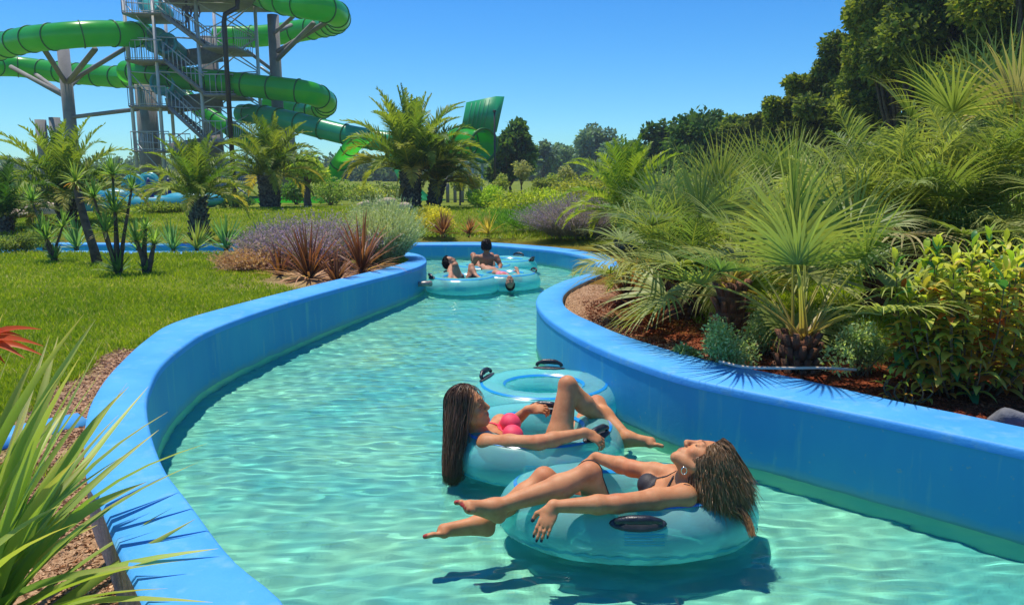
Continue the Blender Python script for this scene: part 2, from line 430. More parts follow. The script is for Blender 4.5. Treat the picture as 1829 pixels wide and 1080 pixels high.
xs2 = axis(-17, -3.6, -17, -3.6, .25)
fwv = [(-17,11,0.0),(-3.58,11,0.0),(-3.58,15.5,0.0),(-17,15.5,0.0)]
fw_ = link('water', mesh('water_far', fwv, [(0,1,2,3)], WM)); tag(fw_, kind='structure')
CAUSTIC = True
if CAUSTIC:
    wo_.cycles.is_caustics_caster = True; fw_.cycles.is_caustics_caster = True
    for o_ in [fl]+[c for c in wl.children]+[c for c in wr.children]: o_.cycles.is_caustics_receiver = True
# ------------------------------------------------------------------ bodies: one continuous surface each, from a smooth distance field
V3 = lambda *a: np.array(a if len(a) > 1 else a[0], float)
def nrm(v): v = np.asarray(v, float); return v/np.linalg.norm(v)
class Field:
    def __init__(s, lo, hi, h):
        s.h = h; s.lo = np.array(lo, float); s.n = np.ceil((np.array(hi)-s.lo)/h).astype(int)+1
        s.D = np.full(s.n, .2, np.float32)
    def _win(s, lo, hi):
        a = np.clip(np.floor((lo-s.lo)/s.h).astype(int), 0, s.n-1); b = np.clip(np.ceil((hi-s.lo)/s.h).astype(int)+1, 1, s.n)
        ax = [s.lo[i]+np.arange(a[i], b[i])*s.h for i in range(3)]
        return tuple(slice(a[i], b[i]) for i in range(3)), np.stack(np.meshgrid(*ax, indexing='ij'), -1).astype(np.float32)
    def _put(s, w_, d, k, sub=False):
        A = s.D[w_]
        if sub:
            h = np.clip(.5-.5*(A+d)/k, 0, 1); s.D[w_] = A*(1-h)-d*h+k*h*(1-h)
        else:
            h = np.clip(.5+.5*(A-d)/k, 0, 1); s.D[w_] = A*(1-h)+d*h-k*h*(1-h)
    def cone(s, a, b, ra, rb, k=.02, sub=False):
        a = V3(a); b = V3(b); m = max(ra, rb)+k*1.5+.01
        w_, P = s._win(np.minimum(a, b)-m, np.maximum(a, b)+m)
        if P.size == 0: return
        ba = (b-a).astype(np.float32); t = np.clip(((P-a.astype(np.float32))@ba)/max(1e-9, float(ba@ba)), 0, 1)
        d = np.linalg.norm(P-(a+t[..., None]*ba), axis=-1)-(ra+(rb-ra)*t)
        s._put(w_, d.astype(np.float32), k, sub)
    def ell(s, c, r, k=.02, fr=None, sub=False):
        """ellipsoid; fr = 3 unit axes as rows"""
        c = V3(c); r = V3(r); m = r.max()+k*1.5+.01
        w_, P = s._win(c-m, c+m)
        if P.size == 0: return
        Q = P-c.astype(np.float32)
        if fr is not None: Q = Q@np.asarray(fr, np.float32).T
        k0 = np.linalg.norm(Q/r, axis=-1); k1 = np.linalg.norm(Q/(r*r), axis=-1)+1e-6
        s._put(w_, (k0*(k0-1)/k1).astype(np.float32), k, sub)
    def surface(s):
        D = s.D; ins = D < 0; n = s.n
        c = np.zeros(np.array(n)-1, np.int8)
        for i in (0, 1):
            for j in (0, 1):
                for k in (0, 1): c += ins[i:n[0]-1+i, j:n[1]-1+j, k:n[2]-1+k]
        act = np.argwhere((c > 0) & (c < 8)); ids = -np.ones(c.shape, np.int64); ids[tuple(act.T)] = np.arange(len(act))
        acc = np.zeros((len(act), 3)); cnt = np.zeros(len(act))
        cor = [(i, j, k) for i in (0, 1) for j in (0, 1) for k in (0, 1)]
        for p in cor:
            for ax in range(3):
                if p[ax] == 0:
                    q = list(p); q[ax] = 1
                    dp = D[tuple((act+p).T)]; dq = D[tuple((act+q).T)]; m = (dp < 0) != (dq < 0)
                    t = np.where(m, dp/np.where(m, dp-dq, 1), 0); pos = np.tile(np.array(p, float), (len(act), 1)); pos[:, ax] += t
                    acc[m] += pos[m]; cnt[m] += 1
        V = s.lo+(act+acc/cnt[:, None])*s.h; F = []
        for ax in range(3):
            u, v = (ax+1) % 3, (ax+2) % 3
            A = [slice(None)]*3; B = [slice(None)]*3; A[ax] = slice(0, -1); B[ax] = slice(1, None)
            e = ins[tuple(A)] != ins[tuple(B)]; E = np.argwhere(e)
            E = E[(E[:, u] > 0) & (E[:, v] > 0) & (E[:, u] < n[u]-1) & (E[:, v] < n[v]-1)]
            s0 = ins[tuple(E.T)]; q = []
            for du, dv in ((-1, -1), (0, -1), (0, 0), (-1, 0)):
                W_ = E.copy(); W_[:, u] += du; W_[:, v] += dv; q.append(ids[tuple(W_.T)])
            q = np.stack(q, 1); q[~s0] = q[~s0][:, ::-1]; F.append(q)
        F = np.concatenate(F); F = F[(F >= 0).all(1)]
        return V, F
def frame(f, u):
    """head/torso frame: rows right, forward, up"""
    f = nrm(f); r = nrm(np.cross(f, u)); u = np.cross(r, f); return np.array([r, f, u])

def skin_mat(name, base, deep):
    m, t, N, o = new_mat(name); b = N('BsdfPrincipled'); b.inputs['Roughness'].default_value = .56; b.inputs['Specular IOR Level'].default_value = .32
    a = N('VertexColor'); a.layer_name = 'Col'
    mx = N('MixRGB'); mx.blend_type = 'MULTIPLY'; mx.inputs[2].default_value = (.80,.70,.64,1)
    t.links.new(noise_fac(t, N, 16, 4, .4, .7), mx.inputs[0]); t.links.new(a.outputs[0], mx.inputs[1]); t.links.new(mx.outputs[0], b.inputs['Base Color'])
    b.inputs['Subsurface Weight'].default_value = .25; b.inputs['Subsurface Radius'].default_value = (.9,.3,.15); b.inputs['Subsurface Scale'].default_value = .012
    b.inputs['Coat Weight'].default_value = 0; b.inputs['Coat Roughness'].default_value = .25
    bn = N('Bump'); bn.inputs['Strength'].default_value = .12; bn.inputs['Distance'].default_value = .004
    t.links.new(noise_fac(t, N, 220, 3, 0, 1), bn.inputs['Height']); t.links.new(bn.outputs[0], b.inputs['Normal'])
    t.links.new(b.outputs[0], o.inputs[0]); return m
SKIN = skin_mat('skin', None, None)
def hand(F, wr, d, nrmv, thumb, curl=.4, spread=.16, s=1.0, r=.0078, curls=None, side_bend=0):
    """wr wrist, d along the palm, nrmv back-of-hand normal, thumb side direction"""
    wr = V3(wr); d = nrm(d); nv = nrm(nrmv-np.dot(nrmv, d)*d); t = nrm(thumb-np.dot(thumb, d)*d-np.dot(thumb, nv)*nv)
    fr = np.array([t, d, nv]); L = .082*s
    F.ell(wr+d*L*.52, (.036*s, .052*s, .0135*s), .012, fr)
    F.cone(wr-d*.01, wr+d*.02*s, .019*s, .02*s, .015)
    tips = []
    ln = [.072, .080, .075, .058]
    for i in range(4):
        o_ = (1.5-i)*.0172*s; b = wr+d*(L*.93-abs(i-1.2)*.004)+t*o_
        c = curl if curls is None else curls[i]
        dd = nrm(d+t*(1.5-i)*spread); ax = dd; p = b; rr = r*(1, 1.03, 1, .88)[i]*s
        for j, fr_ in enumerate((.45, .31, .24)):
            a = c*(j+ .55)*.85
            dirv = nrm(ax*math.cos(a)-nv*math.sin(a)); q = p+dirv*ln[i]*s*fr_
            F.cone(p, q, rr, rr*.9, .005); rr *= .9; p = q
        tips.append(p)
    b = wr+d*.022*s+t*.022*s-nv*.004; q = b+nrm(t*.8+d*.75-nv*.3)*.04*s; e = q+nrm(t*.25+d*.95-nv*(.3+curl*.6))*.034*s; 
    F.cone(b, q, .0135*s, .0105*s, .012); F.cone(q, e, .0102*s, .0085*s, .006); tips.append(e)
    return tips
def foot(F, an, toe, up, s=1.0, inner=1):
    """ankle joint, tip of the big toe, direction of the instep"""
    an = V3(an); toe = V3(toe); d = nrm(toe-an); up = nrm(V3(up)-np.dot(V3(up), d)*d); sd_ = nrm(np.cross(d, up))*inner
    L = np.linalg.norm(toe-an)
    heel = an-up*.032*s-d*.034*s
    F.cone(an, heel, .030*s, .027*s, .03)
    ball = an+d*L*.66-up*.022*s
    F.cone(an+up*.002, ball+up*.010*s, .033*s, .022*s, .03)
    F.cone(heel, ball-up*.004*s, .023*s, .017*s, .03)
    F.cone(ball+sd_*.022*s, ball-sd_*.024*s, .018*s, .015*s, .02)
    tips = []
    for i in range(5):
        b = ball+sd_*(.025-.0135*i)*s+up*.0*s-d*(.004*i)*s; l = (L*.34, .036, .032, .028, .022)[i]*(1 if i == 0 else s)
        r = (.0115, .0078, .0074, .007, .0068)[i]*s
        q = b+d*l*.6+up*.004*s; e = b+d*l-up*.002*s
        F.cone(b, q, r*1.05, r*.95, .008); F.cone(q, e, r, r*.95, .004); tips.append(e+up*r*.5)
    return tips
def head(F, c, f, u, s=1.0, male=False):
    fr = frame(f, u); c = V3(c)
    L = lambda x, y, z: c+(fr[0]*x+fr[1]*y+fr[2]*z)*s
    E = lambda p, r, k, sub=False: F.ell(L(*p), V3(r)*s, k*s, fr, sub)
    C = lambda a, b, ra, rb, k: F.cone(L(*a), L(*b), ra*s, rb*s, k*s)
    E((0,-.015,.035), (.072,.092,.085), .01); E((0,.022,-.01), (.060,.066,.085), .03)
    E((0,.030,-.062), (.046,.050,.045), .03); C((-.012,.070,-.098), (.012,.070,-.098), .017, .017, .025)     # jaw, chin
    for q in (-1, 1):
        C((q*.052,.0,-.05), (q*.018,.064,-.095), .018, .014, .03)                                                  # jaw line
        E((q*.040,.058,-.028), (.020,.020,.018), .02)                                                            # cheek
        C((q*.012,.083,.030), (q*.042,.070,.030), .009, .007, .015)                                              # brow
        E((q*.031,.093,.010), (.017,.012,.012), .014, True)                                                      # eye hollow
        E((q*.031,.074,.009), (.0145,.0125,.0115), .004)                                                         # closed lid
        E((q*.074,-.008,-.006), (.008,.017,.031), .008)                                                          # ear
        E((q*.0105,.097,-.034), (.008,.009,.007), .007)                                                          # nostril wing
    C((0,.084,.022), (0,.108,-.026), .0085, .0115, .011)                                                         # nose
    E((0,.078,-.062), (.028,.018,.018), .015)
    C((-.017,.089,-.058), (.017,.089,-.058), .0055, .0055, .006); C((-.014,.089,-.068), (.014,.089,-.068), .0068, .0068, .005)
    return fr, L
SK = np.array([.60,.27,.120]); SKR = np.array([.61,.205,.095])
def body_mesh(F, paint):
    V, Fc = F.surface(); c = np.tile(SK, (len(V), 1))
    c = paint(V, c); return V, Fc, c
def blob(c, V, p, r, col, soft=.5):
    d = np.linalg.norm(V-V3(p), axis=1); f = np.clip((1-d/r)/soft, 0, 1)[:, None]; return c*(1-f)+np.array(col)*f
def face_paint(V, c, fr, o, s, lips=(.42,.09,.08)):
    Q = (V-o)@fr.T/s
    def e(cx, cy, cz, rx, ry, rz): return np.clip(2.5*(1-np.sqrt(((Q[:,0]-cx)/rx)**2+((Q[:,1]-cy)/ry)**2+((Q[:,2]-cz)/rz)**2)), 0, 1)[:, None]
    for f, col in ((e(0,.092,-.063,.026,.03,.012), lips),):
        c = c*(1-f)+np.array(col)*f
    for q in (-1, 1):
        f = e(q*.031,.085,.037,.021,.05,.0055)*.85; c = c*(1-f)+np.array((.05,.025,.015))*f       # eyebrow
        f = e(q*.031,.085,.0005,.016,.05,.0035); c = c*(1-f)+np.array((.02,.012,.01))*f          # lash line
        f = e(q*.045,.06,-.035,.03,.05,.025)*.35; c = c*(1-f)+SKR*f
    return c
def garment(name, V, Fc, mask, mat, off=.004, parent=None):
    """cloth cut from the body surface: the faces under it, pushed out along the normal and given thickness"""
    keep = mask[Fc].all(1); F_ = Fc[keep]
    if len(F_) == 0: return None
    n = np.zeros_like(V); fn = np.cross(V[F_[:,2]]-V[F_[:,0]], V[F_[:,3]]-V[F_[:,1]])
    for j in range(4): np.add.at(n, F_[:,j], fn)
    used = np.unique(F_); mp_ = -np.ones(len(V), int); mp_[used] = np.arange(len(used))
    nn = n[used]/(np.linalg.norm(n[used], axis=1)[:, None]+1e-9)
    o = link(name, mesh(name, V[used]+nn*off, mp_[F_], mat, True), None, parent)
    md = o.modifiers.new('s', 'SOLIDIFY'); md.thickness = off*.9; md.offset = -1
    return o
def ribbons(P, Wd, S, taper=None):
    """P (n,k,3) centre lines, S (n,k,3) or (n,1,3) side unit vectors, Wd half width (n,) ; returns V,F"""
    n, k, _ = P.shape
    tp = np.ones(k) if taper is None else np.asarray(taper)
    w_ = np.broadcast_to(np.asarray(Wd, float).reshape(-1, 1), (n, k))*tp
    off = S*w_[..., None]; V = np.stack([P-off, P+off], 2).reshape(-1, 3)
    i = (np.arange(n)[:, None]*k+np.arange(k-1)[None])*2; i = i.ravel()
    return V, np.stack([i, i+1, i+3, i+2], 1)
def hair_mat(name, c1, c2, rough=.48):
    m, t, N, o = new_mat(name); b = N('BsdfPrincipled'); b.inputs['Roughness'].default_value = rough
    a = N('VertexColor'); a.layer_name = 'Col'; t.links.new(a.outputs[0], b.inputs['Base Color']); b.inputs['Specular IOR Level'].default_value = .45
    t.links.new(b.outputs[0], o.inputs[0]); return m
HAIR = hair_mat('hair', None, None)
def hair(name, o, fr, s, parent, n, fall, cols, seed, keep, steps=22, wave=.004, thick=.0022, tipz=None, lift=1.08, cap=True, clump=40):
    """strands rooted on the scalp; fall(p, q) gives the next direction once the strand leaves the head (q = 0..1 along strand)"""
    r_ = np.random.default_rng(seed); ax = np.array([.074,.094,.092])*s*lift
    co = o+fr[2]*.032*s-fr[1]*.012*s
    roots = []
    while len(roots) < n:
        v = r_.normal(size=3); v /= np.linalg.norm(v)
        if keep(v): roots.append(v)
    v = np.array(roots); P = co+(v*ax)@fr; path = [P.copy()]
    g = r_.integers(0, clump, n); goff = r_.normal(0, 1, (clump, 3)); ph = r_.uniform(0, 6.28, n)
    gph = r_.uniform(0, 6.28, clump)
    bump = r_.uniform(1.0, 1.10, n); slen = np.clip(r_.normal(.93, .10, (n, 1)), .6, 1.12)*(1+.07*goff[g][:, 1:2].clip(-1.5, 1.2))
    for i in range(steps):
        q = (i+1)/steps; D = fall(P, q, v, goff[g], r_)
        Q = P+D*slen
        loc = ((Q-co)@fr.T)/(ax*bump[:, None]); rad = np.linalg.norm(loc, axis=1); inn = rad < 1
        loc[inn] = loc[inn]/rad[inn][:, None]; Q[inn] = co+((loc*(ax*bump[:, None]))@fr)[inn]
        P = Q; path.append(P.copy())
    P = np.stack(path, 1); T = np.linspace(0, 1, steps+1)
    wv = np.sin(T[None]*10+gph[g][:, None]+ph[:, None]*.45)[..., None]*wave*T[None, :, None]
    P = P+wv*fr[0]+np.sin(T[None]*8+gph[g][:, None]*2+ph[:, None]*.2)[..., None]*wave*T[None, :, None]*fr[1]
    if tipz is not None: P[..., 2] = np.maximum(P[..., 2], tipz)
    tan_ = np.gradient(P, axis=1); tan_ /= np.linalg.norm(tan_, axis=2)[..., None]+1e-9
    rv = r_.normal(size=(n, 1, 3)); S = np.cross(tan_, rv); S /= np.linalg.norm(S, axis=2)[..., None]+1e-9
    V, F_ = ribbons(P, r_.uniform(.6, 1.2, n)*thick, S, np.concatenate([np.ones(steps-6), np.linspace(1, .1, 7)]))
    cc = np.array(cols[0])+(np.array(cols[1])-np.array(cols[0]))*np.clip(r_.normal(.4, .3, n), 0, 1)[:, None]
    cc = np.repeat(cc, (steps+1)*2, axis=0); tt = np.tile(np.repeat(T, 2), n)[:, None]
    cc = cc*(1-tt*.6)+np.array(cols[2])*tt*.6
    ob = link(name, mesh(name, V, F_, HAIR, True, cc), None, parent)
    return ob, P
def seg_dist(V, a, b):
    a = A(a); b = A(b); ba = b-a; t = np.clip(((V-a)@ba)/(ba@ba), 0, 1); return np.linalg.norm(V-a-t[:, None]*ba, axis=1)
def lens(label, **kw):
    print('BONES', label, {k: round(float(np.linalg.norm(V3(a)-V3(b))), 3) for k, (a, b) in kw.items()})
def A(p): return np.array(list(p), float)

def limb(F, a, b, ra, rm, rb, mid=.35, bulge=(0, 0, 0), k=.02):
    a = V3(a); b = V3(b); m = a+(b-a)*mid+V3(bulge); F.cone(a, m, ra, rm, k); F.cone(m, b, rm, rb, k)
def torso(F, neck, chest, pelv, fwd, s=1.0, bust=.0, sh=None, hipw=.088, male=False):
    """neck base, chest centre, pelvis centre; fwd = which way the chest faces"""
    up = nrm(V3(neck)-V3(pelv)); fr = frame(fwd-np.dot(fwd, up)*up, up); r, f, u = fr
    neck = V3(neck); chest = V3(chest); pelv = V3(pelv); waist = (chest*.45+pelv*.55)
    chest = chest-f*.012
    F.ell(chest, V3(.128, .088, .15)*s, .03, fr)
    F.ell(chest+u*.075*s-f*.01, V3(.145, .07, .06)*s, .04, fr)
    F.ell(waist, V3(.104, .076, .12)*s, .05, fr)
    F.ell(pelv, V3(.145 if not male else .13, .092, .095)*s, .05, fr)
    for q in (-1, 1):
        F.ell(pelv+r*q*.07*s-f*.055*s-u*.05*s, V3(.072,.065,.07)*s, .04, fr)
        if bust: F.ell(chest+r*q*.066*s+f*(.072+bust*.3)*s+u*.012*s, V3(.052,.046,.050)*s*(.9+bust), .022, fr)
        F.cone(neck-u*.02+r*q*.02, (V3(sh[0 if q < 0 else 1])*.8+neck*.2), .034*s, .034*s, .035)
    return fr
# ------------------------------------------------------------------ swimmers and inflatable rings
def build_person(label, J, h, s, group=None, paint=None, bust=0, male=False, detail=True, skin=None):
    pts = [J['head'], J['neck'], J['pelv']]+[p for sd_ in ('a', 'b') for k in ('sh', 'el', 'wr', 'kn', 'an', 'toe') if (k+sd_) in J for p in (J[k+sd_],)]
    pts = np.array([A(p) for p in pts]); lo = pts.min(0)-.22*s; hi = pts.max(0)+.22*s
    F = Field(lo, hi, h)
    neck, pelv, hd = A(J['neck']), A(J['pelv']), A(J['head'])
    chest = neck+(pelv-neck)*.36
    fr = torso(F, neck, chest, pelv, A(J['fwd']), s, bust, (A(J['sha']), A(J['shb'])), male=male)
    r, f, u = fr
    for sd_, q in (('a', -1), ('b', 1)):
        if 'kn'+sd_ in J:
            hp = A(J['hip'+sd_]) if 'hip'+sd_ in J else pelv+r*q*.085*s
            kn, an = A(J['kn'+sd_]), A(J['an'+sd_])
            limb(F, hp, kn, .082*s, .072*s, .050*s, .4, k=.035)
            back = nrm(np.cross(np.cross(kn-hp, an-kn), an-kn)) if np.linalg.norm(np.cross(kn-hp, an-kn)) > 1e-4 else -f
            if np.dot(back, (hp-kn)) < 0: back = -back
            limb(F, kn, an, .047*s, .053*s, .029*s, .32, tuple(back*.016*s), k=.025)
            F.ell(kn+nrm((kn-hp)+(kn-an))*.012*s, (.040*s,)*3, .02)
            if 'toe'+sd_ in J: J['toes'+sd_] = foot(F, an, A(J['toe'+sd_]), A(J['up'+sd_]), s, J.get('in'+sd_, 1))
            if detail: lens(label+' leg '+sd_, thigh=(hp, kn), shin=(kn, an), foot=(an, A(J['toe'+sd_]) if 'toe'+sd_ in J else an))
        sh, el, wr = A(J['sh'+sd_]), A(J['el'+sd_]), A(J['wr'+sd_])
        F.ell(sh, (.050*s,)*3, .03)
        limb(F, sh, el, .049*s, .045*s, .038*s, .45, k=.025); limb(F, el, wr, .038*s, .039*s, .024*s, .3, k=.018)
        if detail: lens(label+' arm '+sd_, upper=(sh, el), fore=(el, wr)); 
        J['tips'+sd_] = hand(F, wr, A(J['hd'+sd_]), A(J['hn'+sd_]), A(J['ht'+sd_]), J.get('curl'+sd_, .4), s=s, curls=J.get('curls'+sd_), spread=J.get('spread'+sd_, .10), r=.0078 if h < .006 else .011)
    if detail: lens(label+' torso', t=(neck, pelv), sh=(A(J['sha']), A(J['shb'])))
    up_ = A(J['hu'])
    F.cone(neck-nrm(neck-pelv)*.03, hd-nrm(up_)*.05*s-nrm(A(J['hf']))*.018*s, .055*s, .048*s, .03)
    hfr, L = head(F, hd, A(J['hf']), up_, s, male)
    V, Fc = F.surface(); c = np.tile(SK if skin is None else np.array(skin), (len(V), 1))
    c = face_paint(V, c, hfr, hd, s, (.42,.09,.08) if not male else (.30,.12,.09))
    for k in ('kna', 'knb', 'ela', 'elb'):
        if k in J: c = blob(c, V, A(J[k]), .075*s, np.array(SKR)*1.02, 1.0)
    for sd_ in ('a', 'b'):
        for i, p in enumerate(J.get('tips'+sd_, [])): 
            if 'nail' in J: c = blob(c, V, p+nrm(A(J['hn'+sd_]))*.006, .0115, J['nail'], .3)
        for i, p in enumerate(J.get('toes'+sd_, [])):
            if 'toenail' in J: c = blob(c, V, p, .0115 if i else .014, J['toenail'], .3)
    me = mesh('person', V-pelv, Fc, SKIN, True, c)
    o = link('person', me, None, None, tuple(pelv)); tag(o, label, 'person', group)
    o.cycles.is_caustics_receiver = True
    return o, V, Fc, fr, chest, hfr, J
def adopt(child, parent):      # child mesh is in world coordinates
    if child is None: return
    child.data.transform(Matrix.Translation(-parent.location)); child.parent = parent

vinyl_c = (.055,.52,.56)
def vinyl_mat():
    m, t, N, o = new_mat('ring_vinyl'); b = N('BsdfPrincipled'); b.inputs['Roughness'].default_value = .28; b.inputs['Coat Weight'].default_value = .5; b.inputs['Coat Roughness'].default_value = .2
    mx = N('MixRGB'); mx.inputs[1].default_value = (.34,.86,.90,1); mx.inputs[2].default_value = (.42,.90,.92,1); t.links.new(noise_fac(t, N, 2.5, 3), mx.inputs[0]); t.links.new(mx.outputs[0], b.inputs['Base Color'])
    tr = N('BsdfTranslucent'); tr.inputs[0].default_value = (.12,.85,.85,1); ms = N('MixShader'); ms.inputs[0].default_value = .45
    bn = N('Bump'); bn.inputs['Strength'].default_value = .15; bn.inputs['Distance'].default_value = .01; t.links.new(noise_fac(t, N, 7, 2, 0, 1), bn.inputs['Height']); t.links.new(bn.outputs[0], b.inputs['Normal'])
    t.links.new(b.outputs[0], ms.inputs[1]); t.links.new(tr.outputs[0], ms.inputs[2])
    tp = N('BsdfTransparent'); tp.inputs[0].default_value = (.6,1,1,1); m3 = N('MixShader'); m3.inputs[0].default_value = .40; t.links.new(ms.outputs[0], m3.inputs[1]); t.links.new(tp.outputs[0], m3.inputs[2])
    t.links.new(m3.outputs[0], o.inputs[0]); return m
VINYL = vinyl_mat()
STRIPE = surf('blue_stripe', (.02,.30,.72), rough=.2, coat=.5)
SEAM = surf('seam', (.03,.38,.50), rough=.35)
PRINT = surf('pale_print', (.05,.42,.52), rough=.25)
BLACK = surf('black_rubber', (.012,.014,.022), (.03,.034,.045), scale=30, rough=.32, bump=.2, bscale=90)
PAD = surf('pad_rubber', (.028,.032,.045), (.05,.055,.07), scale=30, rough=.45, bump=.2, bscale=90)
def torus(ax, ay, rm, c=(0, 0, 0), nu=96, nv=32, wob=0):
    V = []
    for i in range(nu):
        a = 2*PI*i/nu; e = Vector((math.cos(a)*ax, math.sin(a)*ay, 0)); n = Vector((math.cos(a)*ay, math.sin(a)*ax, 0)).normalized()
        rr = rm*(1+wob*math.sin(a*9+1)*.5+wob*.6*math.sin(a*23))
        for j in range(nv):
            b = 2*PI*j/nv; V.append(Vector(c)+e+n*math.cos(b)*rr+Vector((0, 0, math.sin(b)*rr)))
    F_ = [(i*nv+j, ((i+1) % nu)*nv+j, ((i+1) % nu)*nv+(j+1) % nv, i*nv+(j+1) % nv) for i in range(nu) for j in range(nv)]
    return V, F_
def band(ax, ay, rm, c, b0, b1, off=.0025, a0=0, a1=360, n=96, k=5, wavy=0, patch=None):
    """a strip lying on the torus skin between tube angles b0..b1 and ring angles a0..a1 (degrees)"""
    V = []; F_ = []
    for i in range(n+1):
        a = R(a0+(a1-a0)*i/n); e = Vector((math.cos(a)*ax, math.sin(a)*ay, 0)); nn_ = Vector((math.cos(a)*ay, math.sin(a)*ax, 0)).normalized()
        for j in range(k+1):
            b = R(b0+(b1-b0)*j/k+wavy*math.sin(a*46)); r_ = rm+off
            V.append(Vector(c)+e+nn_*math.cos(b)*r_+Vector((0, 0, math.sin(b)*r_)))
    for i in range(n):
        for j in range(k): F_.append((i*(k+1)+j, (i+1)*(k+1)+j, (i+1)*(k+1)+j+1, i*(k+1)+j+1))
    return V, F_
def handle(parent, c, ax, ay, rm, ang, tilt, ln=.18, ht=.042):
    """grip with two welded pads and an arched bar, at ring angle ang and tube angle tilt"""
    a, b = R(ang), R(tilt); e = Vector((math.cos(a)*ax, math.sin(a)*ay, 0)); nn_ = Vector((math.cos(a)*ay, math.sin(a)*ax, 0)).normalized()
    n = (nn_*math.cos(b)+Vector((0, 0, math.sin(b)))).normalized(); t = Vector((-math.sin(a)*ax, math.cos(a)*ay, 0)).normalized(); s_ = t.cross(n)
    p = Vector(c)+e+n*(rm); M = Matrix((t, s_, n)).transposed()
    m = MB(); m.ball(p+n*.002, (ln*.66, .036, .012), 20, 8, M); hb = m.build('handle_pad', PAD, parent, True)
    g = MB(); pts = [p+t*(ln*.5*math.cos(q))+n*(.008+ht*math.sin(q)**.6) for q in np.linspace(PI*.98, PI*.02, 13)]
    g.tube(pts, [.011]+[.0135]*3+[.019]*5+[.0135]*3+[.011], 10)
    g.build('handle', BLACK, parent, True)
    return p+n*ht
def float_ring(label, rings, handles, group, name='inflatable_ring', lean=0):
    e = empty(name, (rings[0][0], rings[0][1], 0), label, 'pool float', group)
    parts = []
    for (cx, cy, ax, ay, rm, cz) in rings:
        c = (cx-rings[0][0], cy-rings[0][1], cz)
        m = MB(); V, F_ = torus(ax, ay, rm, c, wob=.012); m.add(V, F_); o = m.build('tube', VINYL, e, True); parts.append(o)
        m = MB(); V, F_ = band(ax, ay, rm, c, 60, 67, .0035); m.add(V, F_); m.build('stripe', STRIPE, o, True)
        m = MB(); V, F_ = band(ax, ay, rm, c, 122, 130, .0035); m.add(V, F_); m.build('stripe', STRIPE, o, True)
        m = MB(); V, F_ = band(ax, ay, rm, c, -24, -19, .004, n=400, wavy=1.4, k=2); m.add(V, F_); m.build('seam', SEAM, o, True)
        for a0 in (262, 80):
            m = MB()
            for k_ in range(6):
                V, F_ = band(ax, ay, rm, c, 24-k_*4.2, 22-k_*4.2, .0035, a0, a0+(17 if k_ % 3 else 12), 10, 1); m.add(V, F_)
            m.build('printed_notice', PRINT, o, True)
    for (i, ang, tilt) in handles:
        cx, cy, ax, ay, rm, cz = rings[i]; c = (cx-rings[0][0], cy-rings[0][1], cz); handle(e, c, ax, ay, rm*1.0, ang, tilt)
    for o in e.children_recursive: o.cycles.is_caustics_receiver = True
    e.rotation_euler = (lean, 0, 0)
    return e
RG = 'turquoise rings floating in the channel'
RA = (.535, 3.335, .455, .315, .145, .038)
RB = (.135, 4.13, .355, .325, .145, .060); RC = (.215, 4.97, .355, .31, .145, .060)
RD = (-.67, 10.2, .35, .35, .15, .06); RE = (-.10, 10.55, .35, .34, .15, .06)
RF = (-.44, 11.45, .34, .30, .15, .06); RH = (-.10, 12.2, .36, .34, .15, .06)
float_ring('single turquoise ring under the woman with wet light brown hair', [RA], [(0, 268, 36)], RG, lean=-.12)
float_ring('double turquoise ring carrying the long haired woman in a pink bikini top', [RB, RC], [(0, 322, 70), (1, 163, 70), (1, 82, 85), (0, 76, 118)], RG)
float_ring('far double turquoise ring carrying the child in pink and the bather with raised knees', [RD, RE], [(0, 200, 60), (1, 20, 60)], RG)
float_ring('farthest double turquoise ring with the dark haired bather seen from behind', [RF, RH], [(0, 190, 60), (1, 340, 60), (1, 60, 70)], RG)

# --- woman resting in the nearest ring
hf2, hu2 = np.array([-.40,.36,.84]), np.array([.92,.08,.38])
J2 = dict(head=W(1256,826,3.14), hf=hf2, hu=hu2, neck=W(1219,862,3.2), pelv=(.475,3.37,-.12), fwd=(-.62,-.05,.78),
    sha=W(1222,886,3.05), ela=W(1103,899,2.965), wra=W(987,904,2.95), hda=W(961,966,2.86)-W(987,904,2.95), hna=(-.2,-.95,.45), hta=(-.75,0,-.5), curla=.26, spreada=.015,
    shb=W(1203,850,3.34), elb=W(1128,836,3.44), wrb=W(1064,816,3.60), hdb=(-.5,.25,-.35), hnb=(-.3,.2,.9), htb=(-.3,-.9,0), curlb=.45,
    kna=W(1052,846,3.13), ana=W(882,906,3.03), toea=W(820,893,2.99), upa=(-.1,-.1,1.0), ina=1,
    hipb=(.45,3.44,-.06), knb=W(972,855,3.24), anb=W(858,934,3.10), toeb=W(758,943,3.04), upb=(0,-.1,1), inb=-1,
    nail=(.03,.03,.06), toenail=(.35,.03,.03))
# grips the rim: make the far leg pass under the near foot
w2, V2, F2, fr2, ch2, hfr2, J2 = build_person('woman leaning back with wet light brown hair, arms spread over the nearest ring', J2, .0046, 1.0, 'bathers riding rings down the channel', bust=.03)
dark_cloth = surf('dark_swimsuit', (.02,.018,.022), (.035,.03,.035), scale=40, rough=.6, bump=.2, bscale=200)
Q = (V2-ch2)@fr2.T
m_ = ((np.abs(np.abs(Q[:,0])-.068) < .062) & (Q[:,1] > .0) & (Q[:,2] < .07) & (Q[:,2] > -.06)) | ((Q[:,2] < -.0) & (Q[:,2] > -.04) & (np.abs(Q[:,0]) < .14) & (np.abs(Q[:,1]) < .13)) | ((np.abs(np.abs(Q[:,0])-.07+.35*(Q[:,2]-.06)) < .008) & (Q[:,2] >= .05) & (Q[:,2] < .19) & (Q[:,1] > -.02) & (Q[:,1] < .15))
d2 = (seg_dist(V2, J2['sha'], J2['ela']) > .062) & (seg_dist(V2, J2['shb'], J2['elb']) > .062)
adopt(garment('bikini_top', V2, F2, m_ & d2, dark_cloth), w2)
Qp = (V2-A(J2['pelv']))@fr2.T
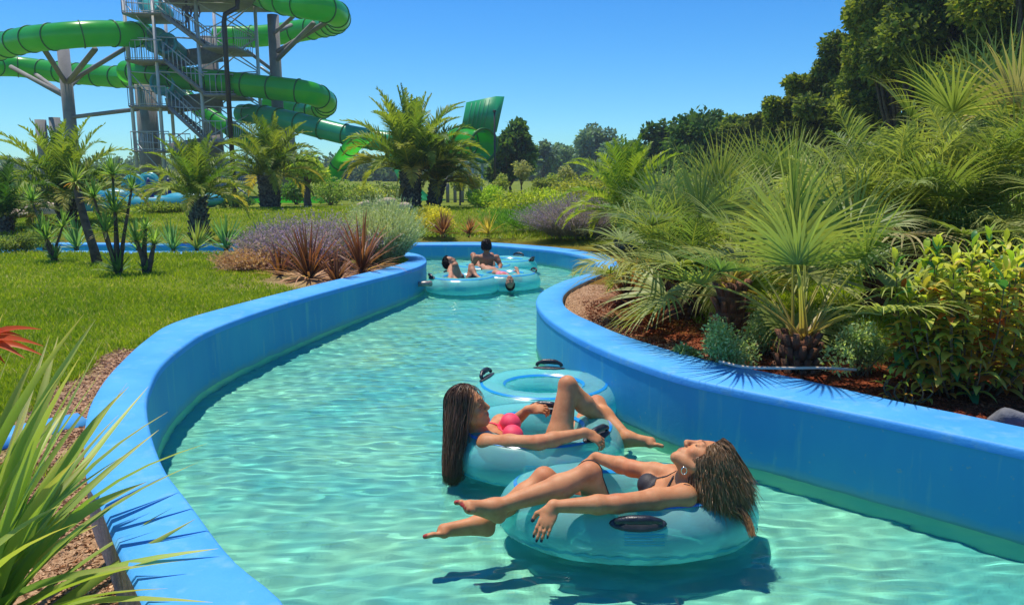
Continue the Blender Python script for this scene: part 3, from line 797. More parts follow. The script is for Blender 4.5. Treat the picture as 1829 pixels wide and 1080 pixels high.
adopt(garment('bikini_bottom', V2, F2, (Qp[:,2] < .06) & (Qp[:,2] > -.055) & (np.abs(Qp[:,0]) < .17) & (Qp[:,1] > -.2) & (Qp[:,1] < .12) & (np.linalg.norm(V2-A(J2['kna']), axis=1) > .36) & (np.linalg.norm(V2-A(J2['knb']), axis=1) > .37), dark_cloth), w2)
g = MB(); ear = A(J2['head'])+(-.079*hfr2[0]*(1 if hfr2[0][1] > 0 else -1)-.02*hfr2[2]+.012*hfr2[1])
for q_ in range(14):
    pass
pts = [Vector(ear)+Vector((.012*math.cos(a_), -.004, .016*math.sin(a_)-.016)) for a_ in np.linspace(0, 2*PI, 15)]; sh_ = W(1221, 834, 3.06)-pts[4]; pts = [p_+sh_ for p_ in pts]
g.tube(pts, .0026, 6, False); er = g.build('earring', surf('silver', (.75,.72,.68), rough=.2, metallic=1), None, True); adopt(er, w2)
sgn = 1 if hfr2[0][1] < 0 else -1     # sgn*right axis points towards the camera
hd2 = A(J2['head'])
CS2 = 1 if hfr2[0][1] < 0 else -1
def fall2(P, q, v, gof, r_):
    d = np.zeros_like(P); d[:, 2] = -1
    d[:, 0] = .10+.13*gof[:, 0]+ (.25*np.clip(v[:, 2], 0, 1)); d[:, 1] = -.10+.13*gof[:, 1]
    d += r_.normal(0, .05, P.shape)
    return d/np.linalg.norm(d, axis=1)[:, None]*(.0102*(.85+.25*gof[:, 2:3].clip(-1, 1)))
HC2 = ((.085,.045,.02), (.38,.22,.105), (.38,.215,.09))
keep2 = lambda v: (v[1] < (.66 if v[0]*CS2 > 0 else .4)) and (v[2] > -.85) and not (v[1] > .45 and v[2] < .0)
ho, HP = hair('hair', hd2, hfr2, 1.0, None, 20000, fall2, HC2, 11, keep2, steps=20, wave=.009, thick=.00125, lift=1.17, tipz=None, clump=170)
adopt(ho, w2)
# wet lock trailing over the ring into the water
r_ = np.random.default_rng(5); K = 240; st = hd2+hfr2[2]*.085-hfr2[1]*.07; P0 = np.array([st+np.array([.0,.0,.0]), W(1298,892,3.06), W(1322,912,3.02), W(1338,938,2.98), W(1344,955,2.95)])
Cc = catmull(P0, 18); off = r_.normal(0, 1, (K, 1, 3))*np.array([.013,.012,.012]); tt = np.linspace(0, 1, 18)[None, :, None]
Pk = Cc[None]+off*(1.2-.75*tt)+np.sin(tt*13+r_.uniform(0, 6, (K, 1, 1)))*.005; tn = np.gradient(Pk, axis=1); S = np.cross(tn, r_.normal(size=(K, 1, 3))); S /= np.linalg.norm(S, axis=2)[..., None]
V, F_ = ribbons(Pk, r_.uniform(.0012, .0026, K), S, np.linspace(1, .3, 18)); cc = np.repeat(np.array([(.10,.05,.02)])+r_.uniform(0, 1, (K, 1))*np.array([(.30,.17,.06)]), 36, axis=0)
lk = link('wet_lock', mesh('wet_lock', V, F_, HAIR, True, cc)); adopt(lk, w2)

# --- long haired woman in the pink top
hf1, hu1 = np.array([.90,-.16,.30]), np.array([-.36,-.02,.93])
J1 = dict(head=W(836,728,3.98), hf=hf1, hu=hu1, neck=W(850,776,4.0), pelv=(.225,4.08,-.05), fwd=(.62,-.08,.78),
    shb=W(869,792,3.86), elb=W(962,790,3.75), wrb=W(1046,772,3.80), hdb=(.8,-.1,-.42), hnb=(.3,-.45,.8), htb=(.3,.9,.0), curlb=.75,
    sha=W(894,756,4.16), ela=W(905,764,4.30), wra=W(944,731,4.22), hda=(.9,.05,.05), hna=(0,-.5,.85), hta=(.2,.6,.4), curla=.8,
    hipb=(.235,4.0,-.04), knb=W(1014,688,4.16), anb=W(1108,775,4.27), toeb=W(1128,800,4.42), upb=(.5,.5,.5), inb=-1,
    hipa=(.25,4.17,-.04), kna=W(1066,722,4.34), ana=W(1122,782,4.08), toea=W(1183,785,4.02), upa=(-.2,-.2,1), ina=1)
w1, V1, F1, fr1, ch1, hfr1, J1 = build_person('woman with very long dark hair and pink bikini top lying in the double ring', J1, .0048, 1.0, 'bathers riding rings down the channel', bust=.19)
pink = surf('pink_bikini', (.85,.045,.10), (.90,.07,.14), scale=30, rough=.6, bump=.15, bscale=300)
Q = (V1-ch1)@fr1.T
cup = (np.hypot((np.abs(Q[:,0])-.066)/.068, (Q[:,2]-.002)/.070) < 1) & (Q[:,1] > .0)
bandm = (Q[:,2] < -.012) & (Q[:,2] > -.036) & (np.abs(Q[:,0]) < .15) & (np.abs(Q[:,1]) < .13)
strap = (np.abs(np.abs(Q[:,0])-(.075+.10*(Q[:,2]-.04))) < .0085) & (Q[:,2] >= .03) & (Q[:,2] < .21) & (Q[:,1] > -.03) & (Q[:,1] < .16)
away = (seg_dist(V1, J1['sha'], J1['ela']) > .06) & (seg_dist(V1, J1['shb'], J1['elb']) > .058)
adopt(garment('bikini_top', V1, F1, (cup | bandm | strap) & away, pink), w1)
Qp = (V1-A(J1['pelv']))@fr1.T
adopt(garment('bikini_bottom', V1, F1, (Qp[:,2] < .05) & (Qp[:,2] > -.055) & (np.abs(Qp[:,0]) < .17) & (Qp[:,1] > -.2) & (Qp[:,1] < .12) & (np.linalg.norm(V1-A(J1['knb']), axis=1) > .36) & (np.linalg.norm(V1-A(J1['kna']), axis=1) > .33), pink), w1)
HC1 = ((.035,.019,.011), (.18,.09,.048), (.19,.10,.05))
cx1 = A(J1['head'])
def fall1(P, q, v, gof, r_):
    d = np.zeros_like(P); d[:, 2] = -1
    tx = cx1[0]-.062-.05*q+gof[:, 0]*(.034-.026*q)+.045*np.clip(v[:,1]+.3,0,1)*(1-.6*q); ty = cx1[1]-.03-.28*q+gof[:, 1]*.03
    d[:, 0] = (tx-P[:, 0])*3.0*(.3+q); d[:, 1] = (ty-P[:, 1])*2.2*(.3+q)
    d += r_.normal(0, .045, P.shape); d[::23, 0] += .22*np.sin(q*9+np.arange(len(d[::23])))+.10; d[::17, 1] += .2*np.cos(q*7+np.arange(len(d[::17])))
    return d/np.linalg.norm(d, axis=1)[:, None]*(.0205*(.93+.10*gof[:, 2:3].clip(-2, 1)))
keep1 = lambda v: (v[1] < .42) and (v[2] > -.5) and not (v[1] > .12 and v[2] < .3)
ho1, HP = hair('hair', cx1, hfr1, 1.0, None, 14000, fall1, HC1, 21, keep1, steps=26, wave=.007, thick=.0014, lift=1.10, tipz=-.10, clump=110)
adopt(ho1, w1)

# --- the party further up the channel
CH_ = 'bathers riding rings down the channel'
Jm = dict(head=W(869,440,11.3), hf=(.1,.98,.1), hu=(-.02,-.05,1), neck=W(869,455,11.3), pelv=tuple(A(W(869,487,11.35))), fwd=(0,1,.35),
    sha=W(851,460,11.3), ela=W(843,475,11.35), wra=W(846,487,11.15), hda=(.1,.1,-1), hna=(-1,0,0), hta=(0,1,0), curla=.3,
    shb=W(887,460,11.3), elb=W(894,474,11.25), wrb=W(890,487,11.05), hdb=(-.1,.1,-1), hnb=(1,0,0), htb=(0,1,0), curlb=.3,
    kna=(-.60,11.75,.30), ana=(-.62,11.98,.12), toea=(-.62,12.12,.2), upa=(0,-.5,1), knb=(-.32,11.75,.30), anb=(-.30,11.98,.14), toeb=(-.30,12.12,.22), upb=(0,-.5,1))
wm, Vm, Fm, frm, chm, hfrm, Jm = build_person('dark haired bather sitting upright with a bare back to the camera', Jm, .010, .82, CH_, male=True, detail=False, skin=(.40,.19,.11))
def fallk(P, q, v, gof, r_):
    d = np.zeros_like(P); d[:, 2] = -1; d += r_.normal(0, .5, P.shape)
    return d/np.linalg.norm(d, axis=1)[:, None]*.006
DARK = ((.012,.008,.006), (.03,.018,.012), (.03,.02,.014))
hm_, _ = hair('hair', A(Jm['head']), hfrm, .82, None, 1500, fallk, DARK, 3, lambda v: v[1] < .45 and v[2] > -.5 and not (v[1] > .1 and v[2] < .2), steps=8, wave=.001, thick=.005, lift=1.12)
adopt(hm_, wm)
Qp = (Vm-A(Jm['pelv']))@frm.T
adopt(garment('swim_shorts', Vm, Fm, (Qp[:,2] < .05) & (Qp[:,2] > -.3) & (np.abs(Qp[:,0]) < .2), dark_cloth, .006), wm)
Jg = dict(head=W(911,505,10.05), hf=(-.05,-.85,.5), hu=(.05,-.5,-.85), neck=W(908,495,10.35), pelv=tuple(A(W(880,486,10.85))), fwd=(.1,.2,.95),
    sha=W(897,494,10.4), ela=W(893,503,10.25), wra=W(888,498,10.3), hda=(-.5,.2,.1), hna=(0,0,1), hta=(0,-1,0),
    shb=W(920,494,10.4), elb=W(929,500,10.35), wrb=W(925,486,10.5), hdb=(-.2,.4,.6), hnb=(0,-.4,1), htb=(-1,0,0),
    kna=W(862,476,11.1), ana=W(848,482,11.3), toea=W(838,478,11.3), upa=(0,0,1), knb=W(872,478,11.15), anb=W(855,487,11.2), toeb=W(846,484,11.2), upb=(0,0,1))
wg, Vg, Fg, frg, chg, hfrg, Jg = build_person('child in a pink top lying back with the head hanging towards the water', Jg, .009, .72, CH_, detail=False, skin=(.52,.28,.18))
Q = (Vg-chg)@frg.T
adopt(garment('swim_top', Vg, Fg, (Q[:,2] < .12) & (Q[:,2] > -.13) & (np.abs(Q[:,0]) < .13), surf('rose_top', (.55,.06,.10), (.75,.35,.42), scale=18, rough=.7), .006), wg)
hg_, _ = hair('hair', A(Jg['head']), hfrg, .72, None, 1300, lambda *a_: fallk(*a_)*.35, DARK, 4, lambda v: v[1] < .35 and v[2] > -.4 and not (v[1] > .1 and v[2] < .2), steps=8, wave=.001, thick=.004, lift=1.06)
adopt(hg_, wg)
Jk = dict(head=W(804,468,10.75), hf=(.55,-.1,.55), hu=(-.55,.1,.75), neck=W(803,482,10.6), pelv=(-.64,10.3,.0), fwd=(.5,-.2,.8),
    sha=W(797,488,10.75), ela=W(790,500,10.65), wra=W(793,501,10.45), hda=(.3,-.3,-.5), hna=(0,-.5,.6), hta=(1,0,0),
    shb=W(806,492,10.4), elb=W(803,500,10.2), wrb=W(812,500,10.1), hdb=(.5,-.1,-.3), hnb=(0,-.4,.8), htb=(1,0,0),
    hipb=(-.68,10.22,.05), knb=W(813,474,10.2), anb=W(811,497,10.15), toeb=W(820,499,10.0), upb=(0,-.3,1), hipa=(-.58,10.35,.05), kna=W(842,476,10.45), ana=W(851,494,10.3), toea=W(862,497,10.2), upa=(0,-.3,1))
wk, Vk, Fk, frk, chk, hfrk, Jk = build_person('bather with dark hair and raised knees at the far ring\'s end', Jk, .010, .78, CH_, detail=False, skin=(.50,.26,.16))
hk_, _ = hair('hair', A(Jk['head']), hfrk, .78, None, 1300, fallk, DARK, 5, lambda v: v[1] < .45 and v[2] > -.5 and not (v[1] > .1 and v[2] < .2), steps=9, wave=.001, thick=.005, lift=1.12)
adopt(hk_, wk)
Qp = (Vk-A(Jk['pelv']))@frk.T
adopt(garment('swim_shorts', Vk, Fk, (Qp[:,2] < .08) & (np.linalg.norm(Vk-A(Jk['pelv']), axis=1) < .24), dark_cloth, .006), wk)
# return pipe sticking out of the left wall
pm = MB(); a_ = W(738,508,9.95); b_ = W(768,506,9.8); pm.tube([a_, b_], .034, 14); pm.tube([b_, b_+(b_-a_)*.04], .039, 14)
po = pm.build('inlet_pipe', surf('pipe_metal', (.34,.30,.27), (.45,.40,.36), rough=.4, metallic=.3), None, True); tag(po, 'short grey inlet pipe sticking out of the left wall', 'pipe')
# ------------------------------------------------------------------ plant builders
def unit(v): return v/(np.linalg.norm(v, axis=-1, keepdims=True)+1e-9)
def cat(parts):
    V = []; F_ = []; C = []; n = 0
    for v, f, c in parts:
        V.append(v); F_.append(f+n); C.append(c); n += len(v)
    k = max(f.shape[1] for f in F_)
    F_ = [f if f.shape[1] == k else np.column_stack([f, f[:, -1:]]) for f in F_]
    return np.concatenate(V), np.concatenate(F_), np.concatenate(C)
def colvar(r_, n, k, a, b, dv=.12):
    """per-ribbon colour between a and b, repeated for its vertices"""
    f = np.clip(r_.random((n, 1)), 0, 1); c = np.array(a)*(1-f)+np.array(b)*f
    c = c*(1+r_.normal(0, dv, (n, 1))); return np.repeat(np.clip(c, .002, 1), k*2, axis=0)
def folded(P, Wd, S, N_, taper, fold=.35):
    """blades with a keel: 3 vertices across"""
    n, k, _ = P.shape; w_ = (np.asarray(Wd).reshape(-1, 1)*np.asarray(taper))[..., None]
    V = np.stack([P-S*w_+N_*w_*fold, P, P+S*w_+N_*w_*fold], 2).reshape(-1, 3)
    i = ((np.arange(n)[:, None]*k+np.arange(k-1)[None])*3).ravel()
    return V, np.concatenate([np.stack([i, i+1, i+4, i+3], 1), np.stack([i+1, i+2, i+5, i+4], 1)])
def arc(start, d0, L, droop, k, r_=None, pw=1.0):
    """n curves starting at start (n,3) along d0, bending to the ground; returns (n,k,3)"""
    n = len(start); P = [start.copy()]; d = unit(d0.copy()); st = (np.asarray(L)/(k-1)).reshape(-1, 1); dr = np.asarray(droop).reshape(-1, 1)
    for i in range(k-1):
        d = unit(d+np.array([0, 0, -1.])*dr*((i+1)/(k-1))**pw/(k-1)*2)
        P.append(P[-1]+d*st)
    return np.stack(P, 1)
TAP5 = np.array([.55, .95, 1, .75, .06])
def rosette(r_, c, n, L, w_, el=(20, 88), droop=.4, cols=((.05,.11,.03), (.12,.2,.05)), k=6, tip=None, fold=.35, low=None):
    """upright sword leaves from a point"""
    az_ = r_.uniform(0, 2*PI, n); q = (np.arange(n)+.5)/n; e = np.radians(el[0]+(el[1]-el[0])*q**.8)+r_.normal(0, .08, n)
    d = np.stack([np.cos(az_)*np.cos(e), np.sin(az_)*np.cos(e), np.sin(e)], 1)
    Ls = L*r_.uniform(.7, 1.05, n)*(.75+.25*np.sin(e)); P = arc(np.tile(np.array(c, float), (n, 1))+d*.02*L, d, Ls, droop*r_.uniform(.3, 1.4, n)*np.cos(e)**.5, k)
    S = unit(np.cross(d, np.tile([0, 0, 1.], (n, 1))+r_.normal(0, .1, (n, 3))))[:, None]; Nn = unit(np.cross(S[:, 0], d))[:, None]
    tp = np.interp(np.linspace(0, 1, k), [0, .3, .65, 1], [.7, 1, .8, .04])
    V, F_ = folded(P, w_*r_.uniform(.75, 1.15, n), S, Nn, tp, fold)
    f = r_.random((n, 1)); C = np.array(cols[0])*(1-f)+np.array(cols[1])*f
    if low is not None: m = (q < .22)[:, None]*r_.random((n, 1)); C = C*(1-m)+np.array(low)*m
    C = np.repeat(C*(1+r_.normal(0, .12, (n, 1))), k*3, axis=0)
    if tip is not None: tt = np.tile(np.repeat(np.linspace(0, 1, k)**3, 3), n)[:, None]*.7; C = C*(1-tt)+np.array(tip)*tt
    return V, F_, np.clip(C, .003, 1)
def feather_crown(r_, c, n=46, L=2.4, cols=((.045,.085,.012), (.13,.155,.022)), old=(.24,.16,.04), dead=.1, m=46, lean=(0, 0), el=(8, 86), lf=.20, ld=(.15, .6), wl=.019, droop=1.7):
    out = []; q = (np.arange(n)+.5)/n; az_ = np.arange(n)*2.39996+r_.normal(0, .2, n); e = np.radians(el[0]+(el[1]-el[0])*q**.85)+r_.normal(0, .06, n)
    d = np.stack([np.cos(az_)*np.cos(e)+lean[0], np.sin(az_)*np.cos(e)+lean[1], np.sin(e)], 1)
    Ls = L*(.75+.3*np.sin(PI*(.2+.7*(1-q))))*r_.uniform(.88, 1.08, n)
    k = 12; Rr = arc(np.tile(np.array(c, float), (n, 1))+unit(d)*.05, d, Ls, droop*(.45+.75*np.cos(e))*r_.uniform(.8, 1.25, n), k, pw=1.3)
    T = unit(np.gradient(Rr, axis=1)); S = unit(np.cross(T, np.array([0, 0, 1.])+r_.normal(0, .15, (n, 1, 3)))); U = np.cross(S, T)
    fcol = np.array(cols[0])+(np.array(cols[1])-np.array(cols[0]))*r_.random((n, 1)); o_ = np.clip(1-q[:, None]/.35, 0, 1)*r_.random((n, 1)); fcol = fcol*(1-o_)+np.array(old)*o_
    # rachis
    V, F_ = ribbons(Rr, np.full(n, .018*L/2.4), S, np.linspace(1, .25, k)); out.append((V, F_, np.repeat(fcol*np.array([1.9,1.5,1.2]), k*2, axis=0)))
    t = np.linspace(.12, .99, m); ii = t*(k-1); i0 = np.clip(ii.astype(int), 0, k-2); u = (ii-i0)[None, :, None]
    lerp = lambda A_: A_[:, i0]*(1-u)+A_[:, i0+1]*u
    Pm, Tm, Sm, Um = lerp(Rr), unit(lerp(T)), unit(lerp(S)), unit(lerp(U))
    for sg in (-1, 1):
        a = (.95-.55*t)[None, :, None]+r_.normal(0, .09, (n, m, 1))
        dl = unit(Sm*sg*np.sin(a+.15)+Tm*np.cos(a)+Um*(.42+r_.normal(0, .14, (n, m, 1))))
        ll = (L*lf*np.clip(np.sin(PI*np.clip(t*.86+.12, 0, 1)), .18, 1))[None]*r_.uniform(.85, 1.1, (n, m))
        st = Pm.reshape(-1, 3); dd = dl.reshape(-1, 3); P3 = arc(st, dd, ll.ravel(), r_.uniform(*ld, n*m), 4)
        sd_ = unit(np.cross(dd, Tm.reshape(-1, 3)+r_.normal(0, .2, (n*m, 3))))
        sd_ = unit(np.cross(dd, sd_))[:, None]
        V, F_ = ribbons(P3, np.full(n*m, wl*L/2.4), sd_, np.array([.6, 1, .75, .05]))
        cc = np.repeat(fcol, m, axis=0)*(1+r_.normal(0, .14, (n*m, 1)))
        out.append((V, F_, np.clip(np.repeat(cc, 8, axis=0), .003, 1)))
    return cat(out)
def scaly_trunk(name, base, top, r0, r1, parent, mat, seed=0, boots=True):
    """short thick palm trunk covered in cut leaf bases"""
    r_ = np.random.default_rng(seed); base = Vector(base); top = Vector(top); m = MB(); n = 10
    pts = [base+(top-base)*(i/n) for i in range(n+1)]; rr = [r0+(r1-r0)*(i/n)+.05*r0*math.sin(i*2.1) for i in range(n+1)]; m.tube(pts, rr, 14)
    if boots:
        ax = (top-base).normalized(); h = (top-base).length; rows = max(4, int(h/.11)); per = 11
        for i in range(rows):
            for j in range(per):
                a = 2*PI*(j+.5*(i % 2))/per+r_.normal(0, .05); f = (i+.5)/rows; rad = r0+(r1-r0)*f
                o_ = Vector((math.cos(a), math.sin(a), 0)); p = base+(top-base)*f+o_*rad*.93
                d = (o_*.55+ax*.8).normalized(); s_ = o_.cross(ax); l = .085+.03*r_.random(); w_ = rad*.24
                q = [p-s_*w_-ax*.03, p+s_*w_-ax*.03, p+d*l+s_*w_*.7, p+d*l-s_*w_*.7]; q2 = [v-o_*.03 for v in q]
                m.add(q+q2, [(0,1,2,3), (4,7,6,5), (0,4,5,1), (1,5,6,2), (2,6,7,3), (3,7,4,0)])
    return m.build(name, mat, parent)
BARK = surf('bark', (.06,.045,.035), (.16,.12,.09), scale=12, rough=.95, bump=.6, bscale=30)
PALMBARK = surf('palm_bark', (.035,.028,.022), (.30,.25,.18), scale=16, rough=.95, bump=.6, bscale=50, lo=.4, hi=.7)
REDBARK = surf('petiole_base', (.22,.085,.04), (.10,.055,.035), scale=14, rough=.85, bump=.5, bscale=40)
STEM = surf('stem', (.20,.13,.07), (.12,.10,.05), scale=20, rough=.8)
def plant(name, base, label, catg, group=None): return empty(name, tuple(base), label, catg, group)
def leafobj(name, data, parent, mat=None, loc=None): return link(name, mesh(name, data[0], data[1], mat or LEAF, False, data[2]), None, parent, loc)

def fan_leaves(r_, c, n=16, pet=.8, rad=.6, seg=30, el=(5, 85), cols=((.045,.085,.020), (.17,.19,.05)), droop=.85, azs=None, lean=None, dead=0, span=2.15, wseg=.0110, pw_=.012):
    """fan leaves on long arching stalks; returns (blades, stalks)"""
    B = []; Sx = []
    q = (np.arange(n)+.5)/n; az_ = np.arange(n)*2.39996+r_.normal(0, .25, n)
    if azs is not None: az_ = np.array(azs)
    e = np.radians(el[0]+(el[1]-el[0])*q)+r_.normal(0, .07, n); d = np.stack([np.cos(az_)*np.cos(e), np.sin(az_)*np.cos(e), np.sin(e)], 1)
    if lean is not None: d = d+np.array(lean)
    k = 9; pl = pet*r_.uniform(.8, 1.1, n)*(.85+.15*np.cos(e)); P = arc(np.tile(np.array(c, float), (n, 1))+r_.normal(0, .03, (n, 3)), d, pl, .35+.35*np.cos(e), k)
    T = unit(P[:, -1]-P[:, -2]); S0 = unit(np.cross(T, np.array([0, 0, 1.])+r_.normal(0, .12, (n, 3)))); N0 = np.cross(S0, T)
    V, F_ = ribbons(P, np.full(n, pw_), unit(np.cross(unit(np.gradient(P, axis=1)), np.array([0, 0, 1.]))), np.linspace(1.3, .5, k))
    pc = np.array([.22,.24,.06]); cst = np.tile(np.concatenate([np.repeat(np.array([[.20,.13,.05]])*(1-t)+pc[None]*t, 2, axis=0) for t in np.linspace(0, 1, k)**.7]), (n, 1)); Sx.append((V, F_, cst))
    V, F_ = ribbons(P+np.array([0, 0, -.004]), np.full(n, pw_*.8), np.tile(N0[:, None], (1, k, 1)), np.linspace(1.3, .5, k)); Sx.append((V, F_, cst*.8))
    seg = int(seg*1.15)
    for i in range(n):
        a = np.linspace(-span, span, seg)+r_.normal(0, .02, seg); R0 = rad*r_.uniform(.85, 1.1)*(1-.22*(np.abs(a)/span)**2)*r_.uniform(.93, 1.05, seg)
        tilt = r_.normal(.0, .2); Tn = T[i]*math.cos(tilt)-np.array([0,0,1.])*math.sin(tilt)
        dd = unit(np.cos(a)[:, None]*Tn+np.sin(a)[:, None]*S0[i]+N0[i]*(.22+.25*np.abs(np.sin(a)))[:, None]*.8+r_.normal(0, .015, (seg, 3)))
        hub = P[i, -1]+T[i]*.0
        Q = arc(np.tile(hub, (seg, 1)), dd, R0, droop*r_.uniform(.6, 1.3, seg)*(.6 if e[i] > 1.1 else 1), 8, pw=2.2)
        sd_ = unit(np.cross(dd, N0[i]+r_.normal(0, .12, (seg, 3))))[:, None]
        V, F_ = ribbons(Q, np.full(seg, wseg*rad/.6), sd_, np.array([.15, .75, 1.05, 1.0, .75, .5, .28, .04]))
        base = np.array(cols[0])+(np.array(cols[1])-np.array(cols[0]))*r_.random()
        if r_.random() < dead: base = np.array([.20,.17,.085])
        cc = base*(1+r_.normal(0, .13, (seg, 1))); cc = np.repeat(cc, 16, axis=0); tt = np.tile(np.repeat(np.linspace(0, 1, 8)**3, 2), seg)[:, None]*.35
        B.append((V, F_, np.clip(cc*(1-tt)+np.array([.32,.26,.08])*tt, .003, 1)))
    return cat(B), cat(Sx)

def leafcloud(r_, centers, radii, n, size, cols, asp=.45, flat=.0, k3=True, inner=.25, up=.3, holes=0, colz=None):
    """leaves (diamond quads) spread through a union of ellipsoids; centres (m,3), radii (m,3)"""
    centers = np.asarray(centers, float); radii = np.asarray(radii, float); m = len(centers)
    w_ = (radii.prod(1))**(2/3); g = r_.choice(m, n, p=w_/w_.sum()); v = unit(r_.normal(size=(n, 3)))
    rr = np.clip(r_.random((n, 1))**.4*(1-inner)+inner*r_.random((n, 1)), 0, 1)
    P = centers[g]+v*rr*radii[g]
    d = unit(v*(.5)+r_.normal(0, .6, (n, 3))+np.array([0, 0, up])); s_ = unit(np.cross(d, r_.normal(size=(n, 3))+np.array([0, 0, .6])))
    L = (size*r_.uniform(.6, 1.25, n))[:, None]; Wd = L*asp*.5
    V = np.stack([P, P+d*L*.45+s_*Wd, P+d*L-np.array([0, 0, .12])*L, P+d*L*.45-s_*Wd], 1).reshape(-1, 3)
    F_ = (np.arange(n)*4)[:, None]+np.arange(4)[None]
    f = r_.random((n, 1)); C = np.array(cols[0])*(1-f)+np.array(cols[1])*f
    cl = r_.normal(0, .16, (m, 1))[g]; C = C*(1+cl+r_.normal(0, .14, (n, 1)))
    return V, F_, np.clip(np.repeat(C, 4, axis=0), .003, 1)
def stems(r_, base, tips, r=.006, k=5, bend=.15, col=None):
    m = MB()
    for t in tips:
        b = Vector(base)+Vector((r_.normal(0, .03), r_.normal(0, .03), 0)); t = Vector(t); mid = (b+t)/2+Vector((r_.normal(0, bend), r_.normal(0, bend), 0))*(t-b).length*.3
        m.tube([b, b*.4+mid*.6, mid, (mid+t)/2, t], [r, r*.9, r*.75, r*.5, r*.25], k)
    return m
def bush(name, base, rx, ry, rz, n, size, cols, label, catg='shrub', group=None, seed=0, clumps=14, asp=.45, up=.3, mat=None):
    r_ = np.random.default_rng(seed); e = plant(name, base, label, catg, group)
    c = []; rd = []
    for i in range(clumps):
        v = unit(r_.normal(size=3)); v[2] = abs(v[2])*.9+.1; q = r_.random()**.5*.72
        c.append([v[0]*rx*q, v[1]*ry*q, rz*(.25+.6*v[2]*q/.72)]); s_ = r_.uniform(.26, .45); rd.append([rx*s_, ry*s_, rz*s_*.8])
    leafobj('foliage', leafcloud(r_, c, rd, n, size, cols, asp, up=up), e, mat)
    m = stems(r_, (0, 0, -.03), c, r=max(.004, .012*rz)); m.build('stem', STEM, e)
    return e
def spiky(name, base, n, L, w_, label, catg='plant', group=None, seed=0, **kw):
    r_ = np.random.default_rng(seed); e = plant(name, base, label, catg, group)
    leafobj('leaves', rosette(r_, (0, 0, 0), n, L, w_, **kw), e, LEAF_GLOSS)
    m = MB(); m.tube([(0,0,-.05), (0,0,.04*L), (0,0,.12*L)], [.07*L, .06*L, .02*L], 8); m.build('crown_base', REDBARK, e)
    return e
def flower_mass(name, base, rx, ry, rz, n, label, cols_st, cols_fl, seed=0, group=None, catg='shrub', w_=.0022, fl=.4, flw=.006):
    """many thin upright stems with coloured upper parts"""
    r_ = np.random.default_rng(seed); e = plant(name, base, label, catg, group)
    a = r_.uniform(0, 2*PI, n); q = r_.random(n)**.5; b = np.stack([np.cos(a)*rx*q*.55, np.sin(a)*ry*q*.55, np.zeros(n)], 1)
    d = np.stack([np.cos(a)*q*rx*.75, np.sin(a)*q*ry*.75, rz*(1.05-.45*q**2)+0*a], 1)+r_.normal(0, .07, (n, 3)); L = np.linalg.norm(d, axis=1)*r_.uniform(.6, 1.08, n)
    P = arc(b, d, L, r_.uniform(0, .35, n), 6); S = unit(np.cross(d, r_.normal(size=(n, 3))))[:, None]
    V, F_ = ribbons(P, np.full(n, w_), S); C = colvar(r_, n, 6, *cols_st)
    parts = [(V, F_, C)]
    # side leaflets
    m = n*3; g = r_.integers(0, n, m); t = r_.uniform(.05, .7, m); st = P[g, (t*5).astype(int)]; dd = unit(r_.normal(size=(m, 3))+np.array([0, 0, .8]))
    Q = arc(st, dd, r_.uniform(.03, .07, m), np.zeros(m), 3); V, F_ = ribbons(Q, np.full(m, w_*2.2), unit(np.cross(dd, r_.normal(size=(m, 3))))[:, None], [.5, 1, .1]); parts.append((V, F_, colvar(r_, m, 3, *cols_st)))
    leafobj('foliage', cat(parts), e)
    m = n*7; g = r_.integers(0, n, m); t = 1-fl*r_.random(m); ii = t*5; i0 = np.clip(ii.astype(int), 0, 4); u = (ii-i0)[:, None]; st = P[g, i0]*(1-u)+P[g, i0+1]*u
    dd = unit(r_.normal(size=(m, 3))+np.array([0, 0, .3])); Q = arc(st, dd, r_.uniform(.012, .028, m), np.zeros(m), 2)
    V, F_ = ribbons(Q, np.full(m, flw), unit(np.cross(dd, r_.normal(size=(m, 3))))[:, None], [1, .4]); leafobj('flowers', (V, F_, colvar(r_, m, 2, *cols_fl)), e)
    return e
def broad_tree(name, base, h, cr, label, seed, cols, n=9000, size=.16, group=None, trunk_r=None, clumps=30, low=.25, catg='tree', squash=.8, bottom=.35, gap=.18, mat=None):
    r_ = np.random.default_rng(seed); e = plant(name, base, label, catg, group); tr = trunk_r or h*.022
    cz = h*(1+bottom)/2; rz = h*(1-bottom)/2; c = []; rd = []
    for i in range(clumps):
        v = unit(r_.normal(size=3)); q = r_.uniform(.45, .88) if i > clumps*.2 else r_.uniform(0, .4); s_ = r_.uniform(gap, gap*1.75)
        c.append([v[0]*cr*q, v[1]*cr*q, cz+v[2]*rz*q]); rd.append([cr*s_, cr*s_, cr*s_*squash])
    c = np.array(c); leafobj('crown', leafcloud(r_, c, rd, n, size, cols, .6, up=.1), e, mat or FAR_LEAF)
    m = MB(); fork = Vector((r_.normal(0, .02)*h, r_.normal(0, .02)*h, h*(bottom*.75+.05)))
    m.tube([(0, 0, -.3), (0, 0, 0), fork*.5+Vector((r_.normal(0, .01)*h, 0, 0)), fork], [tr*1.5, tr*1.15, tr*.95, tr*.85], 10)
    for p in c[np.argsort(-np.abs(c[:, 2]))][:max(8, clumps*2//3)]:
        p = Vector(p); mid = fork*.5+p*.5+Vector((0, 0, -.04*h)); m.tube([fork, fork*.6+mid*.4, mid, p], [tr*.5, tr*.38, tr*.25, tr*.08], 6)
    m.build('trunk', BARK, e, True); return e
